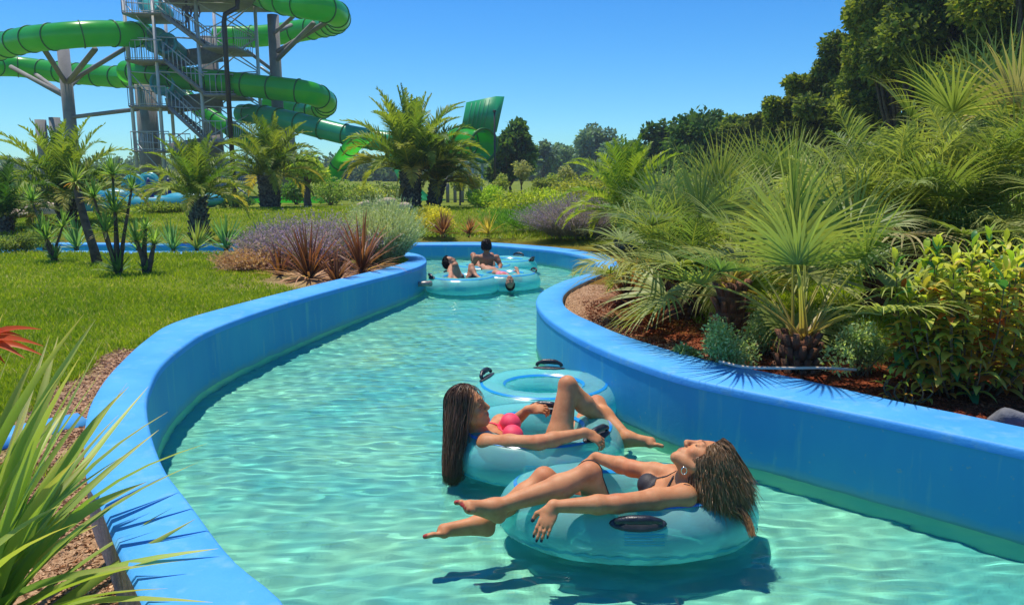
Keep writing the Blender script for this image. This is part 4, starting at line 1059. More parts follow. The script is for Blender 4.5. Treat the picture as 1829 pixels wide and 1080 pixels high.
# ------------------------------------------------------------------ planting, left to right
def at(px, Y, dz=0): x = X_at(px, Y); return (x, Y, GH(x, Y)+dz)
G_PH = 'feathery date palms on the lawns'
def date_palm(px, Y, th, r0, r1, L, n, label, seed, lean=(0, 0), **kw):
    b = at(px, Y); e = plant('date_palm', b, label, 'palm tree', G_PH); r_ = np.random.default_rng(seed)
    top = Vector((lean[0]*th, lean[1]*th, th)); scaly_trunk('trunk', (0, 0, -.1), top, r0, r1, e, PALMBARK, seed)
    leafobj('crown', feather_crown(r_, top-Vector((0, 0, .08)), n=n, L=L, lean=(lean[0]*.3, 0), **kw), e); return e
date_palm(735, 22.6, 1.0, .27, .32, 2.45, 56, 'largest date palm, full crown above a thick dark trunk, before the blue green sail slide', 1, el=(18, 86), droop=1.45)
date_palm(773, 23.0, .75, .20, .25, 1.75, 40, 'smaller date palm leaning out beside the largest one, browned lower fronds', 2, lean=(.25, 0), old=(.36,.20,.05))
date_palm(357, 14.9, .72, .18, .155, 1.28, 42, 'date palm with a pale scaly trunk on the lawn by the tower foot', 3, el=(14, 86), old=(.34,.26,.06))
date_palm(484, 21.5, .9, .27, .30, 1.75, 46, 'date palm behind the grassy mound right of the tower, golden lower fronds', 4, old=(.34,.24,.06))
date_palm(122, 17.5, .55, .19, .22, 1.95, 44, 'broad date palm with arching dark fronds before the left slide column', 5, el=(4, 86), old=(.30,.20,.06), cols=((.05,.09,.012),(.12,.15,.02)))
date_palm(8, 15.6, .30, .16, .17, 1.35, 34, 'dark date palm cut off at the picture\'s left edge', 6, cols=((.02,.06,.01),(.05,.09,.015)))
date_palm(1116, 13.2, .55, .16, .2, 1.35, 44, 'date palm rising behind the lavender and fan palms', 8, cols=((.06,.10,.012),(.14,.17,.02)), old=(.25,.2,.05))
# fan palms of the right-hand bed
G_FAN = 'fan palms packed into the planting bed'
def fan_palm(px, Y, th, label, seed, n=18, pet=.8, rad=.6, dz=0, tr=.10, **kw):
    x = X_at(px, Y, .4+th*.5); b = (x, Y, GH(x, Y)+dz); e = plant('fan_palm', b, label, 'palm tree', G_FAN); r_ = np.random.default_rng(seed)
    scaly_trunk('trunk', (0, 0, -.1), (0, 0, th), tr*1.15, tr, e, REDBARK, seed)
    bl, st = fan_leaves(r_, (0, 0, th*.9), n=n, pet=pet, rad=rad, **kw); leafobj('leaf_stalks', st, e, LEAF_GLOSS); leafobj('leaf_fans', bl, e, LEAF_GLOSS); return e
fan_palm(1426, 4.75, .20, 'fan palm with a shaggy brown base right beside the drip pipe', 11, n=15, pet=.84, rad=.56, el=(30, 88), seg=34, droop=.75)
fan_palm(1305, 5.7, .42, 'fan palm with a dark stump and one low fan hanging over the blue coping', 12, n=14, pet=.72, rad=.58, el=(-14, 84), seg=34, azs=None)
fan_palm(1190, 7.1, .35, 'fan palm nearest the bend of the channel, above the red flax', 13, n=13, pet=.66, rad=.56, el=(0, 82))
fan_palm(1265, 8.2, .42, 'tall fan palm behind the bend with fine upright fans against the sky', 14, n=20, pet=.72, rad=.60, el=(5, 88))
fan_palm(1395, 9.0, .55, 'fan palm at the back, its top fans before the dark trees', 16, n=18, pet=.8, rad=.62, el=(5, 86))
fan_palm(1640, 6.3, .55, 'fan palm over the yellow leaved shrub, some fans bleached pale', 17, n=20, pet=.85, rad=.62, el=(-8, 80), dead=.15)
fan_palm(1745, 7.2, 1.05, 'tallest fan palm of the bed, reaching up before the big trees', 18, n=22, pet=1.0, rad=.7, el=(5, 88), dead=.1)
fan_palm(1880, 6.0, .85, 'fan palm at the right edge with long trailing fans', 19, n=18, pet=.9, rad=.65, el=(0, 84))
G_JP = 'feathery jelly palms in the planting bed'
def jelly_palm(px, Y, th, L, n, label, seed, **kw):
    x = X_at(px, Y, .4+th*.5); b = (x, Y, GH(x, Y)); e = plant('jelly_palm', b, label, 'palm tree', G_JP); r_ = np.random.default_rng(seed)
    scaly_trunk('trunk', (0, 0, -.1), (0, 0, th), .12, .11, e, REDBARK, seed)
    leafobj('crown', feather_crown(r_, (0, 0, th*.9), n=n, L=L, wl=kw.pop('wl', .0115), m=64, lf=.34, ld=(.4, 1.2), cols=((.07,.11,.028),(.17,.19,.055)), old=(.26,.22,.09), el=(15, 88), **kw), e)
jelly_palm(1225, 6.6, .25, 1.1, 18, 'jelly palm with fine arching fronds at the bend, above the red flax', 51, droop=1.3)
jelly_palm(1575, 6.6, .45, 1.3, 34, 'jelly palm with long curved fronds left of the bleached fan palm', 52, droop=1.2)
jelly_palm(1720, 6.3, .55, 1.2, 28, 'jelly palm arching behind the yellow green shrub', 53, droop=1.4)
# low planting of the bed
GREY = ((.10,.15,.05), (.24,.28,.14))
G_LOW = 'small grey green shrubs under the fan palms'
for px, py, rx, rz, lab, sd_ in ((1288, 640, .22, .34, 'small grey green shrub left of the brown based fan palm', 1), (1365, 612, .20, .36, 'small grey green shrub behind the drip pipe\'s left end', 2), (1545, 652, .26, .36, 'grey green shrub between the brown based fan palm and the yellow shrub', 3), (1492, 610, .22, .34, 'grey green shrub just behind the drip pipe\'s right end', 4), (1228, 628, .14, .16, 'tiny grey green shrub at the coping under the hanging fan', 5)):
    g_ = G(px, py, .42); bush('small_shrub', (g_.x, g_.y, GH(g_.x, g_.y)), rx, rx, rz, 2600, .028, GREY, lab, group=G_LOW, seed=60+sd_, asp=.5)
RED = ((.06,.018,.010), (.17,.06,.025))
G_RED = 'clumps of bronze red flax'
for px, Y, n, L, lab, sd_ in ((1120, 7.4, 60, .55, 'bronze flax clump by the sandy corner of the right bend', 1), (1165, 6.3, 46, .42, 'low rusty flax clump nearest the bend\'s coping', 2), (1300, 6.5, 40, .5, 'dark red flax behind the fan palm with the dark stump', 3)):
    spiky('bronze_flax', at(px, Y), n, L, .013, lab, group=G_RED, seed=70+sd_, cols=RED, el=(12, 84), droop=.8, tip=(.35,.2,.08), low=(.42,.26,.12))
for px, py, n, L, lab, sd_ in ((552, 496, 80, .72, 'widest bronze flax clump before the lavender', 4), (646, 484, 70, .80, 'tall dark flax clump before the silver shrub', 5), (600, 502, 46, .5, 'low bronze flax between the two big clumps', 6), (500, 490, 36, .45, 'small red flax at the left end of the clump row', 7)):
    g_ = G(px, py, .34); spiky('bronze_flax', (g_.x, g_.y, GH(g_.x, g_.y)-.02), n, L, .016, lab, group=G_RED, seed=70+sd_, cols=((.03,.010,.008),(.11,.048,.018)), el=(8, 86), droop=.7, tip=(.22,.07,.05), low=(.40,.25,.13))
LV = (((.07,.08,.06), (.13,.12,.11)), ((.15,.10,.21), (.27,.20,.33)))
flower_mass('lavender_bush', at(556, 10.3), .78, .55, .60, 3200, 'large mauve flowering bush behind the bronze flax', *LV, seed=81)
flower_mass('lavender_bush', at(486, 10.5), .36, .4, .46, 1200, 'small mauve flowering tuft at the left end of the flowering row', *LV, seed=82)
flower_mass('lavender_bush', at(1035, 14.9), 1.0, .6, .75, 3400, 'mauve flowering bush behind the far wall, left of the fan palms', *LV, seed=83)
SV = (((.13,.16,.09), (.22,.24,.14)), ((.18,.20,.13), (.30,.30,.21)))
flower_mass('silver_shrub', at(684, 10.9), .44, .5, .84, 3600, 'tall pale silver green shrub at the tip of the left bank', *SV, seed=84, fl=.9, flw=.009)
flower_mass('dry_ground_shrub', at(455, 9.9), .42, .4, .20, 2200, 'low pale brown dried shrub on the lawn edge', ((.13,.075,.05), (.25,.15,.10)), ((.22,.13,.09), (.36,.24,.17)), seed=85, fl=.9, flw=.010)
# yellow leaved shrub at the right
def lance_shrub(name, base, ns, spread, h, label, seed, leaf=.135):
    r_ = np.random.default_rng(seed); e = plant(name, base, label, 'shrub'); parts = []; m = MB()
    for i in range(ns):
        a = r_.uniform(0, 2*PI); q = r_.random()**.5; hh = h*r_.uniform(.35, 1.05)*(1-.25*q); b = np.array([math.cos(a)*q*spread*.45, math.sin(a)*q*spread*.35, -.02]); t = np.array([math.cos(a)*q*spread*1.0, math.sin(a)*q*spread*.7, hh])
        mid = (b+t)/2+np.array([math.cos(a), math.sin(a), 0])*.05; C3 = catmull([b, mid, t], 14); m.tube([Vector(p) for p in C3[::2]], [.007, .0065, .006, .005, .004, .003, .0025][:len(C3[::2])], 6)
        nl = int(hh/.024); tt = np.linspace(.18, 1, nl); ii = tt*13; i0 = np.clip(ii.astype(int), 0, 12); u = (ii-i0)[:, None]; P0 = C3[i0]*(1-u)+C3[i0+1]*u
        ang = np.arange(nl)*2.4+r_.uniform(0, 6); e_ = np.radians(np.interp(tt, [0, .8, 1], [15, 35, 78])); d = np.stack([np.cos(ang)*np.cos(e_), np.sin(ang)*np.cos(e_), np.sin(e_)], 1)
        L = leaf*r_.uniform(.75, 1.2, nl)*np.interp(tt, [0, .85, 1], [1, 1, .6]); Q = arc(P0, d, L, r_.uniform(.5, 1.5, nl), 6, pw=.8); S = unit(np.cross(d, np.array([0, 0, 1.])))[:, None]; Nn = unit(np.cross(S[:, 0], d))[:, None]
        V, F_ = folded(Q, L*.19, S, Nn, [.15, .75, 1, .9, .5, .03], .3)
        z = (P0[:, 2]/h)[:, None]; f = r_.random((nl, 1)); top = np.array([.13,.22,.02])*(1-f)+np.array([.33,.33,.045])*f; low = np.array([.32,.15,.025])*(1-f)+np.array([.15,.21,.03])*f; mixf = np.clip(1.25-z*1.35+r_.normal(0, .25, (nl, 1)), 0, 1)
        C = top*(1-mixf)+low*mixf; g_ = (r_.random((nl, 1)) < .12); C = np.where(g_, np.array([.03,.10,.03]), C); C = np.where((r_.random((nl, 1)) < .07) & (z < .6), np.array([.26,.07,.012]), C)
        parts.append((V, F_, np.clip(np.repeat(C*(1+r_.normal(0, .1, (nl, 1))), 18, axis=0), .003, 1)))
    leafobj('leaves', cat(parts), e, LEAF_GLOSS); m.build('stem', STEM, e, True); return e
g_ = G(1735, 690, .42); lance_shrub('variegated_shrub', (g_.x+.02, g_.y+.12, GH(g_.x, g_.y)), 48, .44, .98, 'tall yellow green shrub with lance shaped leaves by the blue coping', 31)
g_ = G(1835, 640, .42); lance_shrub('variegated_shrub', (g_.x+.1, g_.y+.1, GH(g_.x, g_.y)), 34, .40, 1.05, 'yellow green shrub with lance shaped leaves at the right edge', 32)
g_ = G(1625, 700, .42); lance_shrub('variegated_shrub', (g_.x, g_.y+.02, GH(g_.x, g_.y)), 9, .13, .20, 'knee high yellow green seedling at the left foot of the lance leaved shrub', 33, leaf=.085)
# rocks
def rock(px, py, z, r, label, seed, mat, nm='rock'):
    r_ = np.random.default_rng(seed); g_ = G(px, py, z); m = MB(); m.ball((0, 0, 0), (1, 1, 1), 20, 12); V = np.concatenate(m.V); V = unit(V)
    nrm_ = unit(r_.normal(size=(14, 3))); cut = r_.uniform(.62, .95, 14); rad = np.ones(len(V))
    for a, c_ in zip(nrm_, cut): dd = V@a; rad = np.where(dd > .05, np.minimum(rad, c_/np.maximum(dd, .05)), rad)
    V = V*rad[:, None]*np.array(r); me = mesh(nm, V, m.F, mat); o = link(nm, me, None, None, (g_.x, g_.y, GH(g_.x, g_.y)+r[2]*.35)); tag(o, label, 'rock'); return o
SLATE = surf('slate', (.09,.095,.11), (.20,.20,.22), scale=9, rough=.85, bump=.7, bscale=14); SAND = surf('sandstone', (.46,.34,.24), (.62,.50,.38), scale=6, rough=.9, bump=.6, bscale=12)
rock(1805, 735, .42, (.12,.09,.06), 'grey slate stone on the coping side of the yellow shrub', 1, SLATE); rock(1770, 742, .42, (.05,.04,.03), 'small grey slate chip left of the bigger slate stone', 2, SLATE)
rock(690, 368, .3, (.50,.3,.30), 'pale sandstone boulder just left of the largest date palm', 3, SAND); rock(655, 372, .3, (.35,.25,.22), 'low sandstone boulder behind the silver shrub', 4, SAND)
rock(80, 388, .3, (.65,.3,.28), 'long pale boulder behind the small trees on the left lawn', 5, SAND); rock(38, 394, .3, (.5,.25,.2), 'rounded pale boulder near the left edge palm', 6, SAND)
rock(722, 392, .3, (.25,.2,.14), 'small pale stone in front of the largest date palm\'s trunk', 7, SAND)
# drip pipe
pm = MB(); pts = [G(a, b, .47) for a, b in ((1285, 645), (1330, 655), (1400, 657), (1470, 657), (1530, 660))]
pm.tube([Vector(p) for p in catmull([list(p) for p in pts], 16)], .0085, 8); po = pm.build('drip_pipe', surf('pipe_pale', (.50,.40,.33), (.62,.5,.42), rough=.5), None, True); tag(po, 'thin pale irrigation pipe lying on the red mulch', 'pipe')
# agaves and little yucca trees on the left lawn
AG = ((.035,.09,.03), (.10,.17,.05))
for px, Y, n, L, lab, sd_ in ((310, 12.25, 34, .38, 'dark rosette plant left of the scaly trunked date palm', 1), (352, 12.35, 40, .36, 'spiky rosette plant at the scaly palm\'s foot', 2), (404, 12.3, 46, .44, 'spiky rosette plant right of the scaly palm', 3), (247, 12.4, 30, .40, 'spiky rosette plant behind the stub trunked yucca', 4), (137, 12.4, 30, .42, 'spiky rosette plant behind the leaning bare trunk', 5), (470, 12.2, 30, .40, 'spiky rosette half behind the mauve flowering tuft', 6), (80, 12.5, 28, .36, 'pale rosette plant behind the leftmost small tree', 7)):
    spiky('rosette_plant', at(px, Y), int(n*1.3), L*1.45, .019, lab, group='spiky rosettes lining the far blue wall', seed=90+sd_, cols=AG if sd_ != 2 else ((.12,.15,.03),(.24,.25,.06)), el=(12, 86), droop=.25)
YC = ((.05,.12,.03), (.17,.24,.06))
def yucca_tree(base, heads, lower, label, seed, tr=.024, group='small branching yucca trees on the left lawn'):
    """heads: (dx, dy, z, leaf length, count) rosettes on branching bare stems"""
    r_ = np.random.default_rng(seed); e = plant('yucca_tree', base, label, 'tree', group); m = MB(); parts = []
    for dx, dy, z, L, n in heads:
        t = Vector((dx, dy, z)); mid = Vector((dx*.35+r_.normal(0, .02), dy*.4, z*.45)); m.tube([(0, 0, -.05), mid*.5, mid, mid*.4+t*.6, t], [tr*1.25, tr, tr*.8, tr*.6, tr*.5], 9)
        parts.append(rosette(r_, (dx, dy, z-.02), int(n*1.4), L*1.35, .013, el=(-25, 86), cols=YC, droop=.2, low=(.35,.25,.1)))
    if lower: parts.append(rosette(r_, (0, 0, .02), lower[0], lower[1], .016, el=(5, 80), cols=AG, droop=.3))
    leafobj('leaves', cat(parts), e, LEAF_GLOSS); m.build('trunk', BARK, e, True); return e
def lb(px, py): g_ = G(px, py, .36); return (g_.x, g_.y, GH(g_.x, g_.y))
yucca_tree(lb(98, 464), [(-.30,.1,.86,.20,40), (-.12,0,.45,.22,30), (.10,.1,.5,.22,30), (-.02,-.1,.35,.25,30)], (26,.3), 'small yucca tree with a thin bare side stem, first from the left', 41)
yucca_tree(lb(212, 488), [(-.02,.1,1.22,.20,44), (-.22,.0,.95,.20,36), (.02,0,.78,.26,40), (.20,.1,1.05,.18,22), (-.08,-.05,.55,.24,30)], (46,.36), 'many headed yucca tree with a skirt of leaves, third trunk on the lawn', 42, .027)
yucca_tree(lb(262, 487), [(-.10,0,.42,.20,34), (.12,0,.38,.20,30), (-.02,.1,.55,.16,22)], (24,.26), 'short yucca with a stub trunk forking low, right of the others', 43, .04)
e = plant('bare_trunk_tree', lb(172, 466), 'leaning bare trunk with a ragged reddish head on the left lawn', 'tree', None); m = MB(); m.tube([(.02,0,-.05), (-.02,0,.2), (-.10,0,.55), (-.15,0,.85), (-.18,0,1.1)], [.075,.06,.055,.05,.045], 10); m.build('trunk', BARK, e, True)
leafobj('leaves', rosette(np.random.default_rng(9), (-.18,0,1.12), 50, .34, .014, el=(-55, 80), cols=((.10,.16,.03),(.20,.22,.05)), low=(.45,.16,.06), droop=.3), e, LEAF_GLOSS)
bush('low_shrub', at(40, 11.9), .6, .4, .3, 3800, .05, ((.06,.10,.02),(.16,.18,.05)), 'loose low shrub along the lawn\'s far left edge', seed=101)
# foreground yucca at the lower left: leaf tips placed one by one
r_ = np.random.default_rng(77); yb = np.array([-1.62, 2.0, .16])
e = plant('yucca', tuple(yb), 'large yucca with long green sword leaves at the lower left corner', 'plant')
tips = [(171,570,2.5),(185,603,2.6),(89,598,2.4),(104,600,2.7),(284,767,2.7),(371,791,2.45),(354,825,2.6),(349,926,2.35),(390,979,2.2),(226,810,2.5),(60,640,2.3),(20,625,2.2),(135,705,2.8),(265,690,2.9),(300,735,2.75),(330,1000,2.1),(250,1010,2.0),(310,905,2.5),(230,690,2.6),(180,800,2.6),(150,560,2.2),(5,560,2.1),(120,650,2.4),(212,740,2.9),(380,1075,1.9),(300,1050,1.95),(205,900,2.3),(155,870,2.2),(90,760,2.1),(50,720,2.0),(110,900,1.95),(262,860,2.4)]
P = []
for i, (a, b, y) in enumerate(tips+[(r_.uniform(-250, 240), r_.uniform(600, 1000), r_.uniform(1.7, 2.5)) for _ in range(30)]):
    t = np.array(list(W(a, b, y))); d = t-yb; L = np.linalg.norm(d); k = 9; u = np.linspace(0, 1, k)[:, None]; lift = np.array([0, 0, 1.])*np.sin(PI*u)*L*r_.uniform(.03, .12)
    st = yb+np.array([r_.normal(0, .05), r_.normal(0, .05), r_.uniform(-.02, .12)]); P.append(st*(1-u)+t*u+lift)
P = np.array(P); n = len(P); d = unit(P[:, -1]-P[:, 0]); S = unit(np.cross(d, np.array([0, 0, 1.])+r_.normal(0, .35, (n, 3))))[:, None]; Nn = unit(np.cross(S[:, 0], d))[:, None]
V, F_ = folded(P, r_.uniform(.015, .022, n), S, Nn, [.75, .95, 1, 1, .95, .82, .6, .33, .03], .45)
f = r_.random((n, 1)); C = np.array([.055,.12,.014])*(1-f)+np.array([.17,.24,.04])*f; C = np.where(r_.random((n, 1)) < .10, np.array([.42,.36,.16]), C)
C = np.repeat(C, 27, axis=0); tt = np.tile(np.repeat(np.linspace(0, 1, 9)**4, 3), n)[:, None]*.6; C = C*(1-tt)+np.array([.40,.28,.10])*tt
leafobj('leaves', (V-yb, F_, C), e, LEAF_GLOSS); m = MB(); m.tube([(0,0,-.1),(0,0,.06),(0,0,.16)], [.10,.09,.05], 12); m.build('trunk', BARK, e)
# orange red leaves poking in at the left edge
e = plant('red_leaf_plant', tuple(np.array(list(W(-60, 640, 3.0)))*np.array([1,1,0])+np.array([0,0,.34])), 'orange red leaved plant poking in at the left edge', 'plant')
r_ = np.random.default_rng(8); bs = np.array(list(e.location)); P = []
for a, b, y in ((75,588,2.9),(40,600,2.9),(78,618,2.85),(30,628,2.9),(45,640,2.85),(10,650,2.9),(-10,580,3),(-40,560,3),(80,636,2.95)):
    t = np.array(list(W(a, b, y))); u = np.linspace(0, 1, 7)[:, None]; st = np.array(list(W(-50, 615, 2.95))); P.append(st*(1-u)+t*u+np.array([0,0,.03])*np.sin(PI*u))
P = np.array(P); d = unit(P[:, -1]-P[:, 0]); S = unit(np.cross(d, np.array([0,-.7,.8])))[:, None]; V, F_ = folded(P, np.full(len(P), .016), S, unit(np.cross(S[:, 0], d))[:, None], [.3,.8,1,.9,.65,.35,.03], .3)
leafobj('leaves', (V-bs, F_, np.tile([.30,.045,.012], (len(V), 1))), e, LEAF); m = MB(); m.tube([(0,0,-.02), Vector(list(W(-50, 615, 2.95)))-Vector(bs)], [.012,.006], 6); m.build('stem', STEM, e)
# stub wall at the left
m = MB(); a_ = G(150, 748, .34); b_ = G(20, 775, .34); d_ = (b_-a_).normalized(); s_ = Vector((-d_.y, d_.x, 0))
e = empty('side_wall', tuple(a_), 'low blue stub wall joining the channel wall behind the yucca', 'wall'); w_ = .10
def prism(m, z0, z1, w_, over=0):
    V = []
    for p in (Vector((.0, 0, 0)), (b_-a_)*2.2):
        for sg in (-1, 1):
            for z_ in (z0, z1): q = p+s_*sg*w_; V.append((q.x, q.y, z_-a_.z))
    m.add(V, [(0,1,3,2),(4,6,7,5),(0,4,5,1),(2,3,7,6),(1,5,7,3),(0,2,6,4)])
m = MB(); prism(m, .26, .35, .105); m.build('coping', blue_lip, e); m = MB(); prism(m, -.1, .26, .095); m.build('wall_face', conc, e)

# ------------------------------------------------------------------ grass and mulch
def grass(name, boxes, dens, h, label_kind='stuff', seed=1, cols=((.06,.12,.008), (.16,.22,.02)), w_=.0035):
    r_ = np.random.default_rng(seed); Pp = []
    for x0, x1, y0, y1, dn in boxes:
        n = int((x1-x0)*(y1-y0)*dn); Pp.append(np.stack([r_.uniform(x0, x1, n), r_.uniform(y0, y1, n)], 1))
    Pp = np.concatenate(Pp); Pp = Pp[~inside(Pp, np.vstack([Lo[:, :2], Ro[:, :2]]))]
    vis = np.abs(Pp[:, 0]) < Pp[:, 1]*.72+.3; Pp = Pp[vis]
    return Pp, r_
def zone(Pp):
    nn_ = noise2(Pp[:, 0]*3, Pp[:, 1]*3, 5); dl_ = dist_line(Pp, Lo); dr_ = dist_line(Pp, Ro)
    t1 = np.where((Pp[:, 0] < .2) & (Pp[:, 1] < 5.3), (1.6-(dl_-.02)/(.16+.20*np.clip((4.6-Pp[:, 1])/1.2, 0, 1))+.4*nn_), 0); t1 = np.where((Pp[:, 0] < .2) & (Pp[:, 1] < 3.25), (3.3-Pp[:, 1])*4+.5*nn_, t1)
    t2 = np.where((Pp[:, 0] < .2) & (Pp[:, 1] > 8.2), 1.4-np.hypot((Pp[:, 0]+2.15), (Pp[:, 1]-9.6)/1.5)+.4*nn_, 0)
    t3 = np.where((Pp[:, 0] > 0) & (Pp[:, 1] < 9), 2.0-dr_/.75+.4*nn_, 0)
    return np.maximum(np.maximum(t1, t2), t3)
Pp, r_ = grass('grass', [(-5, 0, 2.9, 5, 7000), (-8, 0, 5, 8, 3500), (-10, 0, 8, 12, 1300), (.8, 6, 4, 9, 1600), (-14, 4, 14.3, 22, 260)], 0, 0)
Pp = Pp[zone(Pp) < .45]; n = len(Pp); hgt = (.030+.012*r_.random(n))*(1+.035*Pp[:, 1]); hgt *= 1+.5*np.clip(noise2(Pp[:, 0]*2.3, Pp[:, 1]*2.3, 8), -.4, 1)
zg = ground_h(Pp[:, 0], Pp[:, 1])-.008; b = np.column_stack([Pp, zg]); tl = r_.normal(0, .45, (n, 2)); top = b+np.column_stack([tl*hgt[:, None], hgt]); wd = .0022+.0007*Pp[:, 1]; a = r_.uniform(0, PI, n); sv = np.stack([np.cos(a), np.sin(a), np.zeros(n)], 1)*wd[:, None]
V = np.stack([b-sv, b+sv, top], 1).reshape(-1, 3); F_ = np.arange(n*3).reshape(n, 3)
f = np.clip(r_.random((n, 1))*.6+.4*(noise2(Pp[:, 0]*1.5, Pp[:, 1]*1.5, 4)[:, None]+.5), 0, 1); C = np.array([.065,.115,.006])*(1-f)+np.array([.18,.21,.013])*f; C = np.where(r_.random((n, 1)) < .05, np.array([.26,.22,.09]), C)
tag(link('grass', mesh('grass', V, F_, LEAF, False, np.repeat(C, 3, axis=0))), kind='stuff'); print('GRASS', n)
def chips(name, boxes, cond, size, cols, seed, drop=0):
    r_ = np.random.default_rng(seed); Pp = np.concatenate([np.stack([r_.uniform(x0, x1, int((x1-x0)*(y1-y0)*dn)), r_.uniform(y0, y1, int((x1-x0)*(y1-y0)*dn))], 1) for x0, x1, y0, y1, dn in boxes])
    Pp = Pp[~inside(Pp, np.vstack([Lo[:, :2], Ro[:, :2]]))]; Pp = Pp[cond(Pp)]; n = len(Pp)
    # height of the real ground sheet, which drops near the walls
    zz = ground_h(Pp[:, 0], Pp[:, 1]); D = ((Pp[:, None, :]-allm[None, ::3, :2])**2).sum(2); dm = np.sqrt(D.min(1)); wz = allm[::3, 2][D.argmin(1)]; bl_ = np.clip(1.9-dm, 0, 1); bl_ = bl_*bl_*(3-2*bl_); zz = zz*(1-bl_)+np.minimum(zz, wz-.06)*bl_
    c = np.column_stack([Pp, zz+.002]); a = unit(r_.normal(size=(n, 3))*np.array([1, 1, .35])); b_ = unit(np.cross(a, r_.normal(size=(n, 3))*.4+np.array([0, 0, 1]))); cc_ = np.cross(a, b_)
    l = (size*r_.uniform(.5, 1.3, n))[:, None]; a = a*l; b_ = b_*l*r_.uniform(.25, .5, (n, 1)); h_ = cc_*l*.14
    V = np.stack([c-a-b_, c+a-b_*.6, c+a*.8+b_, c-a+b_*.7, c-a*.9-b_*.8+h_, c+a*.9-b_*.5+h_, c+a*.7+b_*.9+h_, c-a*.9+b_*.6+h_], 1).reshape(-1, 3)
    q = np.array([(0,1,5,4),(1,2,6,5),(2,3,7,6),(3,0,4,7),(4,5,6,7)]); F_ = (np.arange(n)[:, None, None]*8+q[None]).reshape(-1, 4)
    f = r_.random((n, 1)); C = np.repeat((np.array(cols[0])*(1-f)+np.array(cols[1])*f)*(1+r_.normal(0, .15, (n, 1))), 8, axis=0)
    tag(link(name, mesh(name, V, F_, CHIP, False, np.clip(C, .005, 1))), kind='stuff')
CHIP = leafmat('chip', rough=.9, transl=0.0, spec=.2)
def zt(Pp):
    nn_ = noise2(Pp[:, 0]*3, Pp[:, 1]*3, 5); dl_ = dist_line(Pp, Lo); return np.where(Pp[:, 1] < 3.25, (3.3-Pp[:, 1])*4+.5*nn_, 1.6-(dl_-.02)/(.16+.20*np.clip((4.6-Pp[:, 1])/1.2, 0, 1))+.4*nn_) > .3
chips('wood_chip_mulch', [(-3, -.6, 1.4, 3.3, 5200), (-3.2, -1.4, 3.2, 5.3, 4500)], zt, .013, ((.30,.17,.10), (.68,.46,.30)), 3)
chips('sandy_gravel', [(.4, 2.0, 5.0, 8.8, 3000)], lambda P_: dist_line(P_, Ro) < .42, .008, ((.45,.28,.17), (.70,.50,.34)), 4)
chips('red_mulch', [(.7, 5.5, 2.6, 7.5, 2600)], lambda P_: (dist_line(P_, Ro) < 1.15) & (dist_line(P_, Ro) > .02), .014, ((.14,.025,.010), (.42,.11,.04)), 5)
# ------------------------------------------------------------------ hedges, young trees and woods behind
def fat(px, Y): x = X_at(px, Y, 0); return (x, Y, GH(x, Y))
HG = ((.10,.15,.015), (.26,.27,.03)); DG = ((.03,.09,.01), (.09,.17,.02))
bush('rounded_shrub', fat(862, 22), .75, .6, .75, 3600, .08, ((.09,.16,.015),(.22,.27,.03)), 'bright rounded shrub at the left end of the long hedge', seed=201)
bush('hedge_shrub', fat(960, 18.5), 1.6, 1.1, .85, 7000, .085, HG, 'wide yellow green hedge shrub behind the far wall', seed=202, clumps=24)
bush('hedge_shrub', fat(1040, 21), 1.8, 1.2, 1.05, 7000, .09, ((.10,.13,.02),(.24,.22,.04)), 'olive hedge shrub behind the mauve bush', seed=203, clumps=24)
bush('feathery_shrub', fat(945, 15.9), 1.25, .7, .62, 8000, .10, DG, 'deep green feathery shrub right behind the far wall', seed=204, clumps=24, asp=.14, up=1.0)
bush('golden_shrub', fat(778, 15.6), .62, .5, .50, 4200, .05, ((.16,.17,.02),(.36,.30,.04)), 'golden leaved shrub behind the far wall\'s left end', seed=205)
bush('golden_shrub', fat(765, 17.0), .7, .5, .45, 3000, .055, ((.12,.14,.02),(.3,.26,.04)), 'olive gold shrub under the largest date palm', seed=206)
for px, Y, n, L, lab, sd_ in ((792, 14.9, 46, .55, 'bronze flax in front of the golden shrub', 21), (838, 15.0, 44, .42, 'low rust coloured flax behind the bather in front of the far wall', 22), (872, 15.2, 40, .50, 'yellowish flax left of the feathery shrub', 23)):
    spiky('bronze_flax', fat(px, Y), n, L, .018, lab, group=G_RED, seed=120+sd_, cols=RED if sd_ != 23 else ((.14,.14,.02),(.28,.22,.04)), el=(12, 84), droop=.5, tip=(.3,.18,.08))
G_Y = 'young standard trees in a row beyond the hedge'
for i, (px, Y, h, cr, lab) in enumerate(((932, 30, 1.75, .42, 'tallest young tree in front of the dark round tree'), (822, 30, 1.25, .40, 'young tree right of the smaller date palm'), (846, 31, 1.15, .36, 'young clipped tree left of the lamp pole'), (900, 31, 1.15, .40, 'young clipped tree right of the lamp pole'), (962, 32, 1.1, .38, 'young clipped tree fourth along the row'), (985, 32, 1.15, .40, 'young clipped tree fifth along the row'), (1008, 33, 1.6, .42, 'pale young tree rising over the hedge'), (778, 28, 1.3, .42, 'young tree with a thin stem on the short lawn'))):
    broad_tree('young_tree', fat(px, Y), h, cr, lab, 300+i, ((.06,.085,.02),(.15,.16,.04)) if i not in (0, 6) else ((.11,.12,.05),(.20,.19,.09)), n=900, size=.10, group=G_Y, clumps=9, bottom=.5, gap=.4, trunk_r=.035)
